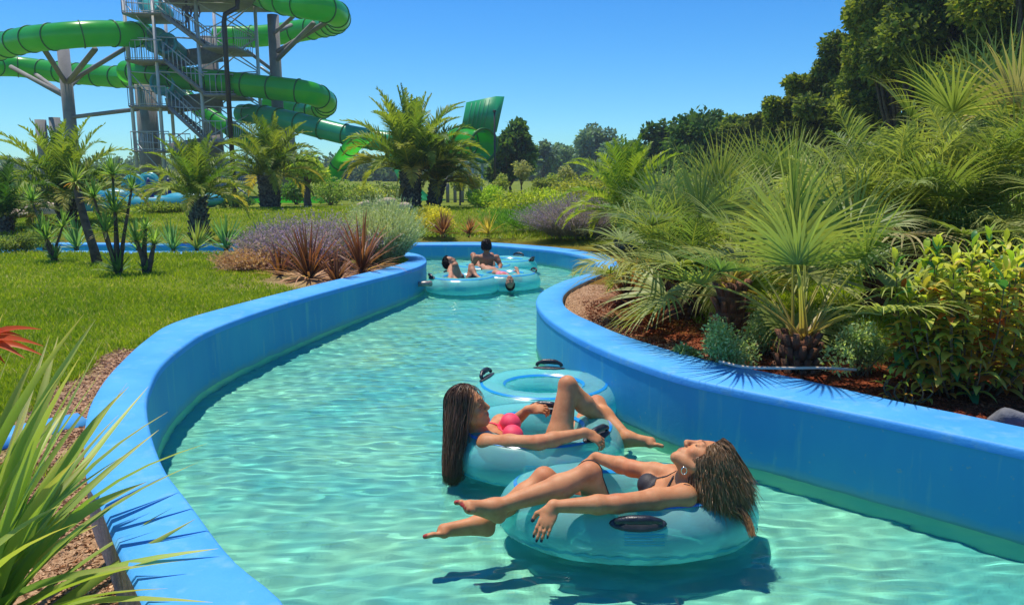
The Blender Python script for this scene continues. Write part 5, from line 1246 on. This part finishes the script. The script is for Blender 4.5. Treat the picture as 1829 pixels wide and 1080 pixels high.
# mid-distance planting around the tower foot
G_M = 'mixed shrubs and small trees around the tower foot'
for i, (px, Y, rx, rz, cols, lab) in enumerate(((420, 27, 1.0, .5, ((.02,.07,.02),(.06,.12,.03)), 'dark green shrub at the black downpipe\'s foot'), (300, 20, 1.3, .28, ((.06,.11,.02),(.18,.2,.04)), 'low shrub row in front of the blue play pool'), (590, 30, 1.4, 1.1, ((.06,.12,.02),(.20,.24,.05)), 'loose green shrub between the two date palm groups'), (660, 33, 1.4, .9, ((.10,.14,.03),(.26,.26,.06)), 'yellowish shrub left of the largest date palm'), (530, 31, .9, 1.2, ((.04,.10,.02),(.10,.17,.03)), 'upright green shrub behind the golden fronded palm'), (700, 36, 1.5, .8, ((.05,.09,.02),(.14,.17,.05)), 'olive shrub behind the largest date palm'), (60, 24, 1.6, .5, ((.05,.09,.02),(.14,.17,.04)), 'low olive shrub near the far left boulders'), (1150, 22, 1.6, 1.2, ((.08,.13,.02),(.2,.24,.04)), 'tall green shrub behind the right date palm'), (1230, 19, 1.8, 1.45, ((.08,.13,.02),(.22,.25,.04)), 'tall yellow green shrub behind the fine upright fans'), (1330, 17, 1.8, 1.3, ((.08,.12,.02),(.2,.22,.04)), 'broad shrub filling behind the back fan palm'), (1620, 13, 1.8, 1.35, ((.08,.13,.02),(.22,.25,.05)), 'wide shrub behind the bleached fan palm'), (1800, 11.5, 1.6, 1.5, ((.07,.12,.02),(.2,.24,.04)), 'wide shrub behind the tallest fan palm'), (1460, 14.5, 1.5, 1.2, ((.10,.14,.02),(.25,.26,.05)), 'yellow green shrub behind the brown based fan palm'))):
    bush('leafy_shrub', fat(px, Y), rx, rx*.7, rz, 3600 if Y < 25 else 2000, .055+.0022*Y, cols, lab, group=G_M, seed=220+i, clumps=18)
broad_tree('fan_leaved_tree', fat(551, 26), 1.9, .8, 'thin trunked tree beside the golden fronded date palm', 340, ((.08,.14,.02),(.24,.26,.05)), n=1600, size=.16, clumps=12, bottom=.45, trunk_r=.12, gap=.32)
G_T = 'tall trees closing the garden on the right'
TC = ((.014,.032,.010), (.095,.115,.022))
for i, (px, Y, h, cr, lab, n_) in enumerate(((1840, 17, 9.2, 2.9, 'towering dark tree at the right edge behind the tallest fan palm', 26000), (1700, 20, 9.6, 2.9, 'towering tree second from the right edge', 26000), (1600, 23, 8.6, 2.2, 'tall tree third from the right edge with sky showing through', 20000), (1510, 26, 7.1, 1.9, 'medium tall tree on the slope of the tree line', 14000), (1440, 30, 5.4, 1.4, 'lower tree where the tree line steps down', 10000), (1375, 33, 4.4, 1.3, 'small tree on the lower slope of the tree line', 7000), (1408, 27, 4.7, 1.2, 'slender tree filling the slope of the tree line', 8000), (1320, 36, 4.5, 1.4, 'smallest dark tree low on the sloping tree line', 6000), (1770, 27, 11.5, 3.2, 'tallest tree behind the other two at the right', 20000))):
    broad_tree('deciduous_tree', fat(px, Y), h, cr, lab, 400+i, TC if i % 2 else ((.016,.038,.008),(.13,.14,.02)), n=int(n_*2.2), size=.10+.0028*Y, group=G_T, clumps=46, bottom=.10, gap=.18, squash=.8)
G_F = 'trees along the horizon'
for i, (px, Y, h, cr, lab, n_) in enumerate(((1255, 38, 4.35, 2.3, 'smooth domed tree behind the fine upright fans', 9000), (1178, 48, 4.6, 1.6, 'bushy tree left of the smooth domed one', 5000), (1150, 60, 4.4, 1.5, 'small bluish tree at the left shoulder of the right woods', 3000), (913, 44, 4.2, 1.6, 'dark round tree right of the green sail slide', 9000), (1062, 90, 6.8, 2.8, 'hazy round tree standing alone on the horizon', 3500), (1005, 95, 5.4, 2.6, 'low hazy tree left of the lone round one', 3000), (972, 80, 5.0, 1.4, 'thin hazy tree right of the dark round one', 2200), (1105, 85, 5.0, 2.6, 'hazy low tree under the right woods\' shoulder', 2500))):
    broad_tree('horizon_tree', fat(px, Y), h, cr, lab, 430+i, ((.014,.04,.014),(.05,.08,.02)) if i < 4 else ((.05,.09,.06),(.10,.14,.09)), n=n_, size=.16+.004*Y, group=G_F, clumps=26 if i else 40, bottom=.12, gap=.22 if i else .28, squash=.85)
# far-off wood: one mass along the horizon
r_ = np.random.default_rng(55); c = []; rd = []
for i in range(190):
    x = -95+210*i/190+r_.normal(0, 1); Y = r_.uniform(105, 125); hh = r_.uniform(3.0, 5.2)*(1+.25*noise2(i*.13, 0, 2)); c.append([x, Y, hh*.45-.3]); rd.append([r_.uniform(1.6, 3), 1.6, hh*.5])
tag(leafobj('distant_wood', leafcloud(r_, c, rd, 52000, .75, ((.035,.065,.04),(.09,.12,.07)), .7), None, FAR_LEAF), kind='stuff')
# ------------------------------------------------------------------ slide tower
STEEL = surf('galvanised_steel', (.48,.49,.51), (.58,.58,.60), scale=3, rough=.5, metallic=.15)
CONC2 = surf('column_grey', (.20,.19,.20), (.28,.27,.27), scale=1.2, rough=.8)
DKM = surf('black_pipe', (.015,.016,.018), rough=.4)
def tube_mat(name, c1, c2, tr):
    m, t, N, o = new_mat(name); b = N('BsdfPrincipled'); b.inputs['Roughness'].default_value = .3; b.inputs['Coat Weight'].default_value = .25
    mx = N('MixRGB'); mx.inputs[1].default_value = (*c1, 1); mx.inputs[2].default_value = (*c2, 1); t.links.new(noise_fac(t, N, .8, 2), mx.inputs[0]); t.links.new(mx.outputs[0], b.inputs['Base Color'])
    tl = N('BsdfTranslucent'); tl.inputs[0].default_value = (*tr, 1); ms = N('MixShader'); ms.inputs[0].default_value = .35; t.links.new(b.outputs[0], ms.inputs[1]); t.links.new(tl.outputs[0], ms.inputs[2]); t.links.new(ms.outputs[0], o.inputs[0]); return m
GREEN = tube_mat('green_tube', (.03,.42,.03), (.045,.52,.035), (.10,.8,.05)); TEAL = tube_mat('sea_green_tube', (.03,.40,.19), (.045,.50,.24), (.05,.55,.25)); AQUA = tube_mat('aqua_fibreglass', (.06,.42,.45), (.09,.5,.52), (.1,.6,.6))
RIB = surf('dark_flange', (.008,.14,.014), rough=.4)
def slide(name, pts, r, mat, label, open_top=False, ribstep=1.55, n=150):
    C = catmull([list(W(*p)) for p in pts], n); e = empty(name, tuple(C[n//2]), label, 'water slide', 'green slides winding round the tower'); C = C-C[n//2]
    m = MB(); k = 20
    Cv = [Vector(p) for p in C]; V = []; F_ = []; up = None
    for i, p in enumerate(Cv):
        t = (Cv[min(i+1, n-1)]-Cv[max(i-1, 0)]).normalized(); s_ = t.cross(Vector((0, 0, 1))).normalized(); u_ = s_.cross(t)
        for j in range(k+1):
            a = 2*PI*j/k if not open_top else PI+PI*j/k*1.0
            V.append(p+(s_*math.cos(a)+u_*math.sin(a))*r)
    for i in range(n-1):
        for j in range(k): F_.append((i*(k+1)+j, i*(k+1)+j+1, (i+1)*(k+1)+j+1, (i+1)*(k+1)+j))
    m.add(V, F_); m.build('tube' if not open_top else 'trough', mat, e, True)
    L = np.concatenate([[0], np.cumsum(np.linalg.norm(np.diff(C, axis=0), axis=1))])
    for q in np.arange(ribstep/2, L[-1], ribstep):
        i = int(np.searchsorted(L, q)); i = min(max(i, 1), n-2); t = (Cv[i+1]-Cv[i-1]).normalized(); s_ = t.cross(Vector((0, 0, 1))).normalized(); u_ = s_.cross(t); m = MB(); V = []
        a1 = 2*PI if not open_top else PI
        for j in range(25):
            a = (0 if not open_top else PI)+a1*j/24
            o_ = s_*math.cos(a)+u_*math.sin(a); V += [Cv[i]+o_*(r-.01)-t*.03, Cv[i]+o_*(r+.045)-t*.03, Cv[i]+o_*(r+.045)+t*.03, Cv[i]+o_*(r-.01)+t*.03]
        F_ = [(j*4+a_, j*4+(a_+1) % 4, (j+1)*4+(a_+1) % 4, (j+1)*4+a_) for j in range(24) for a_ in range(4)]
        m.add(V, F_); m.build('flange', RIB, e)
    return e
slide('tube_slide', [(452,-14,45),(500,2,42.5),(545,10,41),(580,16,41),(603,28,43),(598,40,46),(570,48,49),(520,58,50.5),(460,65,51),(385,66,51)], .66, GREEN, 'green tube slide looping round at the tower\'s top right')
slide('tube_slide', [(258,62,46),(235,62,43.5),(190,60,42),(140,62,41),(95,66,41),(45,72,42),(0,84,44),(-35,100,47),(-20,116,50),(30,119,52),(90,127,52),(150,133,51),(215,138,50),(262,138,48)], .66, GREEN, 'green tube slide bulging far out to the left of the tower')
slide('tube_slide', [(225,128,46),(270,132,45),(330,140,44),(395,147,43.5),(455,154,43),(510,160,42.5),(555,167,42.5),(580,180,44.5),(577,192,47.5),(545,200,50),(500,196,51),(470,188,51)], .62, GREEN, 'green tube slide looping round at the middle of the tower\'s right side')
slide('tube_slide', [(300,150,49),(325,168,48),(355,192,47),(390,216,46),(425,240,45),(450,262,44)], .44, GREEN, 'straight green tube dropping behind the tower stairs', n=60)
slide('tube_slide', [(432,203,46),(470,206,44.5),(520,216,43),(570,229,42),(620,241,41.5),(670,250,41),(730,257,40.5),(790,262,40),(850,265,40)], .54, TEAL, 'sea green tube running down from the tower towards the sail', n=90)
slide('slide_chute', [(655,236,36),(625,262,38),(600,300,39.5),(590,330,41),(600,352,42),(640,372,42)], .45, GREEN, 'lowest bright green chute behind the date palms', open_top=True, n=60)
slide('slide_chute', [(395,368,33),(440,358,33.5),(500,352,34),(560,352,34),(610,372,34)], .55, GREEN, 'green run out chute lying at the foot of the tower', open_top=True, n=60)
slide('slide_chute', [(700,262,38),(720,300,38),(735,330,38),(760,352,37.5),(800,360,37)], .45, TEAL, 'sea green chute coming down behind the largest date palm', open_top=True, n=60)
# sail: the tall wall of the half-pipe slide
def sailpt(px, py, Y=38.5): return W(px, py, Y)
e = empty('sail_slide', tuple(sailpt(852, 262)), 'tall blue green sail wall above a rounded half pipe', 'water slide'); o0 = Vector(e.location)
c4 = [sailpt(833,183), sailpt(886,172), sailpt(872,236), sailpt(822,238)]; nrm_ = Vector((.35,-.9,.1)).normalized(); bk = Vector((.75, .35, 0))*.55
m = MB(); m.add([p-o0 for p in c4]+[p-o0+bk for p in c4], [(0,1,2,3),(4,7,6,5),(0,4,5,1),(1,5,6,2),(2,6,7,3),(3,7,4,0)]); m.build('sail_panel', TEAL, e)
prib = surf('pale_rib', (.06,.36,.20), rough=.3); fr_ = Vector((0,-.035,0))
for i in range(5):
    f = .2+.15*i; a = c4[0]*(1-f)+c4[1]*f-o0; b = c4[3]*(1-f)+c4[2]*f-o0; m = MB(); m.beam(a*.94+b*.06+fr_, a*.12+b*.88+fr_, .05, .05); m.build('rib', prib, e)
V = []; F_ = []
A1 = sailpt(864, 260, 37.9)-o0; ax = Vector((.62,-.76,-.12)).normalized(); A0 = A1-ax*2.1; s_ = ax.cross(Vector((0, 0, 1))).normalized(); u_ = s_.cross(ax)
for i in range(9):
    p = A0+(A1-A0)*(i/8)
    for j in range(33): a = R(118+304*j/32) ; V.append(p+(s_*math.cos(a)+u_*math.sin(a))*.76)
for i in range(8):
    for j in range(32): F_.append((i*33+j, i*33+j+1, (i+1)*33+j+1, (i+1)*33+j))
m = MB(); m.add(V, F_); ob = m.build('half_pipe', GREEN, e, True); md = ob.modifiers.new('s', 'SOLIDIFY'); md.thickness = .05
for p in (A0+(A1-A0)*.3, A1):
    m = MB(); V = []
    for j in range(31):
        a = 2*PI*j/30; o_ = s_*math.cos(a)+u_*math.sin(a); V += [p+o_*.75-ax*.05, p+o_*.86-ax*.05, p+o_*.86+ax*.05, p+o_*.75+ax*.05]
    m.add(V, [(j*4+a_, j*4+(a_+1) % 4, (j+1)*4+(a_+1) % 4, (j+1)*4+a_) for j in range(30) for a_ in range(4)]); m.build('hoop', RIB, e)
m = MB()
for px_ in (825, 845, 862): a = sailpt(px_, 283, 38.5)-o0; m.beam(a, Vector((a.x-.1, a.y, -o0.z-.2)), .12)
m.beam(sailpt(822,300)-o0, sailpt(866,285)-o0, .08); m.beam(sailpt(822,285)-o0, sailpt(866,305)-o0, .08); m.beam(sailpt(815,284)-o0, sailpt(872,284)-o0, .12); m.build('support_frame', STEEL, e)
# tower proper
T0 = W(340, 365, 45); T0.z = -.35
tw = empty('slide_tower', tuple(T0), 'tall steel stair tower at the heart of the green slides', 'tower'); To = Vector(T0)
def tb(name, a, b, w_, mat=STEEL, k=None, par=None):
    m = MB(); A_, B_ = W(*a) if len(a) == 3 and not isinstance(a, Vector) else a, W(*b) if len(b) == 3 and not isinstance(b, Vector) else b
    if k: m.tube([A_-To, B_-To], w_, k)
    else: m.beam(A_-To, B_-To, w_)
    return m.build(name, mat, par or tw, bool(k))
cols_ = {'fl': (229,0,251,372,43), 'fm': (277,0,300,372,43), 'fr': (352,0,374,372,43), 'rr': (462,0,475,372,45), 'bm': (303,0,320,372,47), 'br': (392,0,404,372,48)}
for kx, (xa, ya, xb, yb_, Y) in cols_.items():
    a = W(xa, -25, Y); b = W(xb, yb_, Y); b.z = -.4; b.x = b.x; a.x = b.x; tb('column', a, b, .095, k=10)
def cx(k_, py):
    xa, ya, xb, yb_, Y = cols_[k_]; b = W(xb, yb_, Y); p = W(xb, py, Y); p.x = b.x; return p
br = []
for lv in range(0, 380, 62):
    for p, q in (('fl','fm'), ('fm','fr'), ('fr','rr'), ('rr','br'), ('bm','br')):
        tb('cross_beam', cx(p, lv+4), cx(q, lv+8), .05)
        if (p, q) in (('fr','rr'), ('rr','br'), ('bm','br')):
            tb('brace', cx(p, lv+4), cx(q, lv+66), .055); tb('brace', cx(q, lv+8), cx(p, lv+62), .055)
            mid = (cx(p, lv+35)+cx(q, lv+35))/2; tb('brace', mid, cx(p, lv+4), .04)
        elif lv % 124 == 0: tb('brace', cx(p, lv+4), cx(q, lv+66), .05)
GRATE = surf('grating', (.22,.20,.20), (.30,.28,.27), scale=4, rough=.7)
def railing(m, a, b, h=1.05, step=.28):
    a = Vector(a); b = Vector(b); n = max(2, int((b-a).length/step)); u_ = Vector((0, 0, h))
    m.beam(a+u_, b+u_, .05); m.beam(a+u_*.12, b+u_*.12, .03)
    for i in range(n+1): p = a+(b-a)*(i/n); m.beam(p, p+u_, .028)
levels = [(24, 0), (108, 1), (190, 2), (270, 3)]
for (py, i) in levels:
    x0 = 218+i*6; x1 = 286+i*6
    e2 = None
    A_, B_ = W(x0, py, 42.6), W(x1, py, 42.6); C_, D_ = W(x1, py, 45.4), W(x0, py, 45.4); C_.z = B_.z; D_.z = A_.z = B_.z; C_.x = B_.x; D_.x = A_.x
    m = MB(); m.box((A_+C_)/2-To, (abs(B_.x-A_.x), abs(C_.y-A_.y), .11)); lp = m.build('landing', GRATE, tw)
    m = MB(); railing(m, A_-To, B_-To); railing(m, A_-To, D_-To); railing(m, D_-To, C_-To); m.build('railing', STEEL, lp)
    # flight going down to the right, to the half landing
    P0 = Vector((B_.x, 43.2, B_.z)); P1 = W(372, py+62, 43.2)
    for yy in (42.75, 43.75):
        a = Vector((P0.x, yy, P0.z)); b = Vector((P1.x, yy, P1.z)); m = MB(); m.beam(a-To, b-To, .07, .19); st = m.build('stringer', GRATE, tw)
        m = MB(); railing(m, a-To, b-To, .95); m.build('railing', STEEL, st)
    m = MB()
    for q in range(15): p = P0+(P1-P0)*((q+.5)/15); m.box(p+Vector((0, .05, .02))-To, (.30, 1.0, .04))
    m.build('stair_tread', GRATE, tw)
    E_ = P1; m = MB(); m.box(E_+Vector((.75, 1.1, -.02))-To, (1.7, 3.2, .14)); lp = m.build('landing', GRATE, tw); m = MB(); a = E_-To
    railing(m, a+Vector((0,-.45,0)), a+Vector((1.55,-.45,0))); railing(m, a+Vector((1.55,-.45,0)), a+Vector((1.55,2.6,0))); m.build('railing', STEEL, lp)
    # return flight behind, down to the next landing on the left
    if i < 3:
        nx_ = W(x1+6, levels[i+1][0], 45.2); Q0 = Vector((E_.x, 45.2, E_.z)); m = MB(); m.beam(Q0-To, Vector((nx_.x, 45.2, nx_.z))-To, .12, .9); m.build('return_flight', GRATE, tw)
# top platform
m = MB(); a = W(300, -2, 44); b = W(470, 6, 44); m.box(((a+b)/2)-To, (abs(b.x-a.x), 5.0, .22)); m.build('top_platform', GRATE, tw)
# fat concrete columns with splayed arms
G_C = 'grey columns with splayed arms that carry the slides'
def column(px0, py0, px1, Y, r, label, arms=()):
    b = W(px1, 370, Y); b.z = -.4; t = W(px0, py0, Y); t.x = b.x; e = empty('support_column', tuple(b), label, 'column', G_C); m = MB(); m.tube([(0,0,0), t-b], [r, r*.92], 16); m.build('shaft', CONC2, e, True)
    for (ax_, ay_, tx, ty, tY, rr) in arms:
        p = W(ax_, ay_, Y); p.x = b.x; q = W(tx, ty, tY); m = MB(); m.tube([p-b, q-b], rr, 8); m.build('arm', STEEL if rr < .1 else CONC2, e, True)
column(120, 84, 140, 46.5, .36, 'column left of the tower, spreading arms under the leftmost loop', [(127,150,80,90,43,.15),(127,150,170,88,43,.15),(128,150,225,86,45,.13),(126,175,20,120,50,.15),(126,175,60,130,52,.13),(127,160,150,130,51,.13),(122,210,246,195,44,.12),(128,150,95,110,48,.08)])
column(492, 27, 505, 46.5, .36, 'column right of the tower under the top loop', [(497,110,560,42,43,.14),(497,95,590,36,43,.14),(497,60,520,45,49,.12),(497,130,440,90,46,.10),(497,140,465,120,46,.08),(497,60,535,20,42,.1)])
column(265, 150, 276, 47, .62, 'thick column standing behind the left stair landings', []); column(377, 66, 390, 48, .46, 'tall column standing behind the tower\'s middle', [(381,80,340,110,48,.1),(381,120,440,160,47,.1)])
column(483, 168, 492, 52, .34, 'short column behind the middle loop, left one', []); column(517, 175, 524, 52, .34, 'short column behind the middle loop, right one', [])
column(78, 214, 88, 50, .36, 'left one of the twin columns tied together', [(78,228,104,226,50,.06),(78,240,104,255,50,.05)]); column(104, 210, 113, 50, .36, 'right one of the twin columns tied together', [(104,228,125,228,48,.06),(104,255,125,236,48,.05)])
column(355, 270, 360, 43, .45, 'stout low column under the tower\'s right side', [])
# black downpipe
pm = MB(); pts = [W(424,-6,42.6), W(424,14,42.6), W(402,26,42.6), W(400,40,42.6)]; b = W(419, 365, 42.6); b.x = pts[-1].x; pts.append(b); pm.tube(pts, .13, 10)
tag(pm.build('downpipe', DKM, None, True), 'black downpipe with an elbow on the tower\'s right side', 'pipe')
# aqua funnels beside the stairs
def funnel(px, py, Y, r, label):
    p = W(px, py, Y); e = empty('slide_entry', tuple(p), label, 'slide start', 'round aqua slide mouths beside the stairs'); m = MB(); V, F_ = torus(r, r, .10, (0,0,0), 28, 10); Rm = Matrix.Rotation(R(80), 3, 'X') @ Matrix.Rotation(R(0), 3, 'Z'); m.add([Rm @ v for v in V], F_); m.build('rim', AQUA, e, True)
    m = MB(); V = []; n_ = 28
    for i in range(7):
        for j in range(n_): a = 2*PI*j/n_; V.append(Rm @ Vector((math.cos(a)*r*(1-.02*i), math.sin(a)*r*(1-.02*i), -.3*i)))
    m.add(V, [(i*n_+j, i*n_+(j+1) % n_, (i+1)*n_+(j+1) % n_, (i+1)*n_+j) for i in range(6) for j in range(n_)]); m.build('barrel', AQUA, e, True)
funnel(268, 5, 43.5, .55, 'aqua slide mouth at the topmost landing'); funnel(278, 72, 44, .62, 'aqua slide mouth on the second landing'); funnel(298, 78, 43.6, .5, 'smaller aqua slide mouth beside the second landing\'s one'); funnel(290, 148, 43.6, .62, 'aqua slide mouth on the third landing')
for px, lab in ((336, 'person in dark clothes standing left on the upper stairs'), (352, 'person in dark clothes standing right on the upper stairs')):
    f0 = W(px, 58, 43.3); J = dict(head=f0+Vector((0,0,1.52)), hf=(0,-1,0), hu=(0,0,1), neck=f0+Vector((0,0,1.36)), pelv=tuple(f0+Vector((0,0,.88))), fwd=(0,-1,0), sha=f0+Vector((.17,0,1.32)), ela=f0+Vector((.22,0,1.06)), wra=f0+Vector((.22,-.08,.84)), hda=(0,-.1,-1), hna=(1,0,0), hta=(0,-1,0),
        shb=f0+Vector((-.17,0,1.32)), elb=f0+Vector((-.22,0,1.06)), wrb=f0+Vector((-.22,-.1,.86)), hdb=(0,-.1,-1), hnb=(-1,0,0), htb=(0,-1,0), kna=f0+Vector((.09,-.02,.46)), ana=f0+Vector((.09,.0,.07)), toea=f0+Vector((.1,-.15,.03)), upa=(0,0,1), knb=f0+Vector((-.09,-.02,.46)), anb=f0+Vector((-.09,0,.07)), toeb=f0+Vector((-.1,-.15,.03)), upb=(0,0,1))
    # right axis of a figure facing the camera points to -x
    for k_ in ('sh','el','wr','hd','hn','ht','kn','an','toe','up'): J[k_+'a'], J[k_+'b'] = J[k_+'b'], J[k_+'a']
    J['sha'], J['shb'] = J['sha'], J['shb']
    build_person(lab, J, .022, .95, 'people waiting on the stairs', detail=False, skin=(.10,.09,.10))
# play pool: aqua basins, closed blue parasols, posts
BLUE2 = surf('aqua_basin', (.02,.30,.42), (.04,.40,.50), scale=2, rough=.4); NAVY = surf('navy_canvas', (.01,.02,.14), rough=.8)
m = MB(); a = fat(275, 27); m.box((0,0,.15), (3.4, 2.6, .5)); m.ball((-1.2,-.3,.4), (.8,.5,.32), 16, 8); m.ball((1.6,-.5,.3), (1.1,.5,.3), 16, 8); o = m.build('play_pool', BLUE2, None, False, a); tag(o, 'turquoise raised play pool at the tower foot', 'pool')
o['label'] = 'turquoise raised play pool at the tower foot'
for px, Y, lab in ((270, 26.2, 'closed navy parasol in front of the play pool, left one'), (305, 27, 'slim closed navy parasol right of the other one')):
    b = fat(px, Y); e = empty('closed_parasol', b, lab, 'parasol', 'closed navy parasols at the play pool'); m = MB(); m.tube([(0,0,0),(0,0,1.05)], .025, 8); m.build('pole', STEEL, e, True)
    m = MB(); m.tube([(0,0,.12),(0,0,.25),(0,0,.6),(0,0,.95),(0,0,1.05)], [.17,.19,.12,.06,.01] if px < 300 else [.10,.11,.08,.05,.01], 10); m.build('canopy', NAVY, e)
for px, py, Y, r, lab in ((162, 368, 24, .34, 'tilted aqua play disc left of the play pool'), (238, 330, 27, .42, 'round aqua bucket of the play frame, left one'), (264, 326, 27.5, .40, 'round aqua bucket of the play frame, right one')):
    p = W(px, py, Y); b = fat(px, Y); e = empty('water_toy', (p.x, p.y, b[2]), lab, 'water toy', 'aqua water toys at the play pool'); z_ = p.z-b[2]; m = MB(); V, F_ = torus(r*.8, r*.8, r*.22, (0,0,0), 20, 8); Rm = Matrix.Rotation(R(65), 3, 'X'); m.add([Rm @ v+Vector((0,0,z_)) for v in V], F_); m.ball((0,0,z_), (r*.8,.08,r*.75), 14, 8); m.build('disc', AQUA, e, True)
    m = MB(); m.tube([(0,.05,0),(0,.05,max(.1, z_-r*.6))], .05, 8); m.build('post', STEEL, e, True)
# fence behind the hedge, lamp pole
G_P = 'grey fence posts beyond the hedge'
for i, px in enumerate((786, 800, 813, 826, 839, 852)):
    b = fat(px, 34+.3*i); m = MB(); m.box((0,0,.55), (.14,.14,1.3)); m.box((0,0,1.22), (.18,.18,.06)); o = m.build('fence_post', CONC2, None, False, b)
    tag(o, 'grey fence post number %s beyond the hedge' % ('one','two','three','four','five','six')[i], 'fence post', G_P)
    o['label'] = 'grey fence post beyond the hedge, %s in the row between palm and rounded shrub' % ('first','second','third','fourth','fifth','last')[i]
b = fat(884, 36); e = empty('lamp_pole', b, 'slim dark lamp pole beside the sail slide', 'lamp pole'); m = MB(); m.tube([(0,0,0),(0,0,4.1)], [.055,.04], 8); m.build('pole', DKM, e, True); m = MB(); m.box((.0,-.15,4.12), (.14,.34,.07)); m.build('lamp_head', DKM, e)
# ------------------------------------------------------------------ the air: thin summer haze over the far trees
HZ = True
if HZ:
    m, t, N, o = new_mat('haze'); pv = N('VolumePrincipled'); pv.inputs['Color'].default_value = (.72,.84,1,1); pv.inputs['Density'].default_value = .0009; pv.inputs['Anisotropy'].default_value = .3
    t.links.new(pv.outputs[0], o.inputs['Volume'])
    b_ = MB(); b_.box((0, 65, 7.5), (330, 190, 18.0)); hz = b_.build('haze', m); tag(hz, kind='stuff')
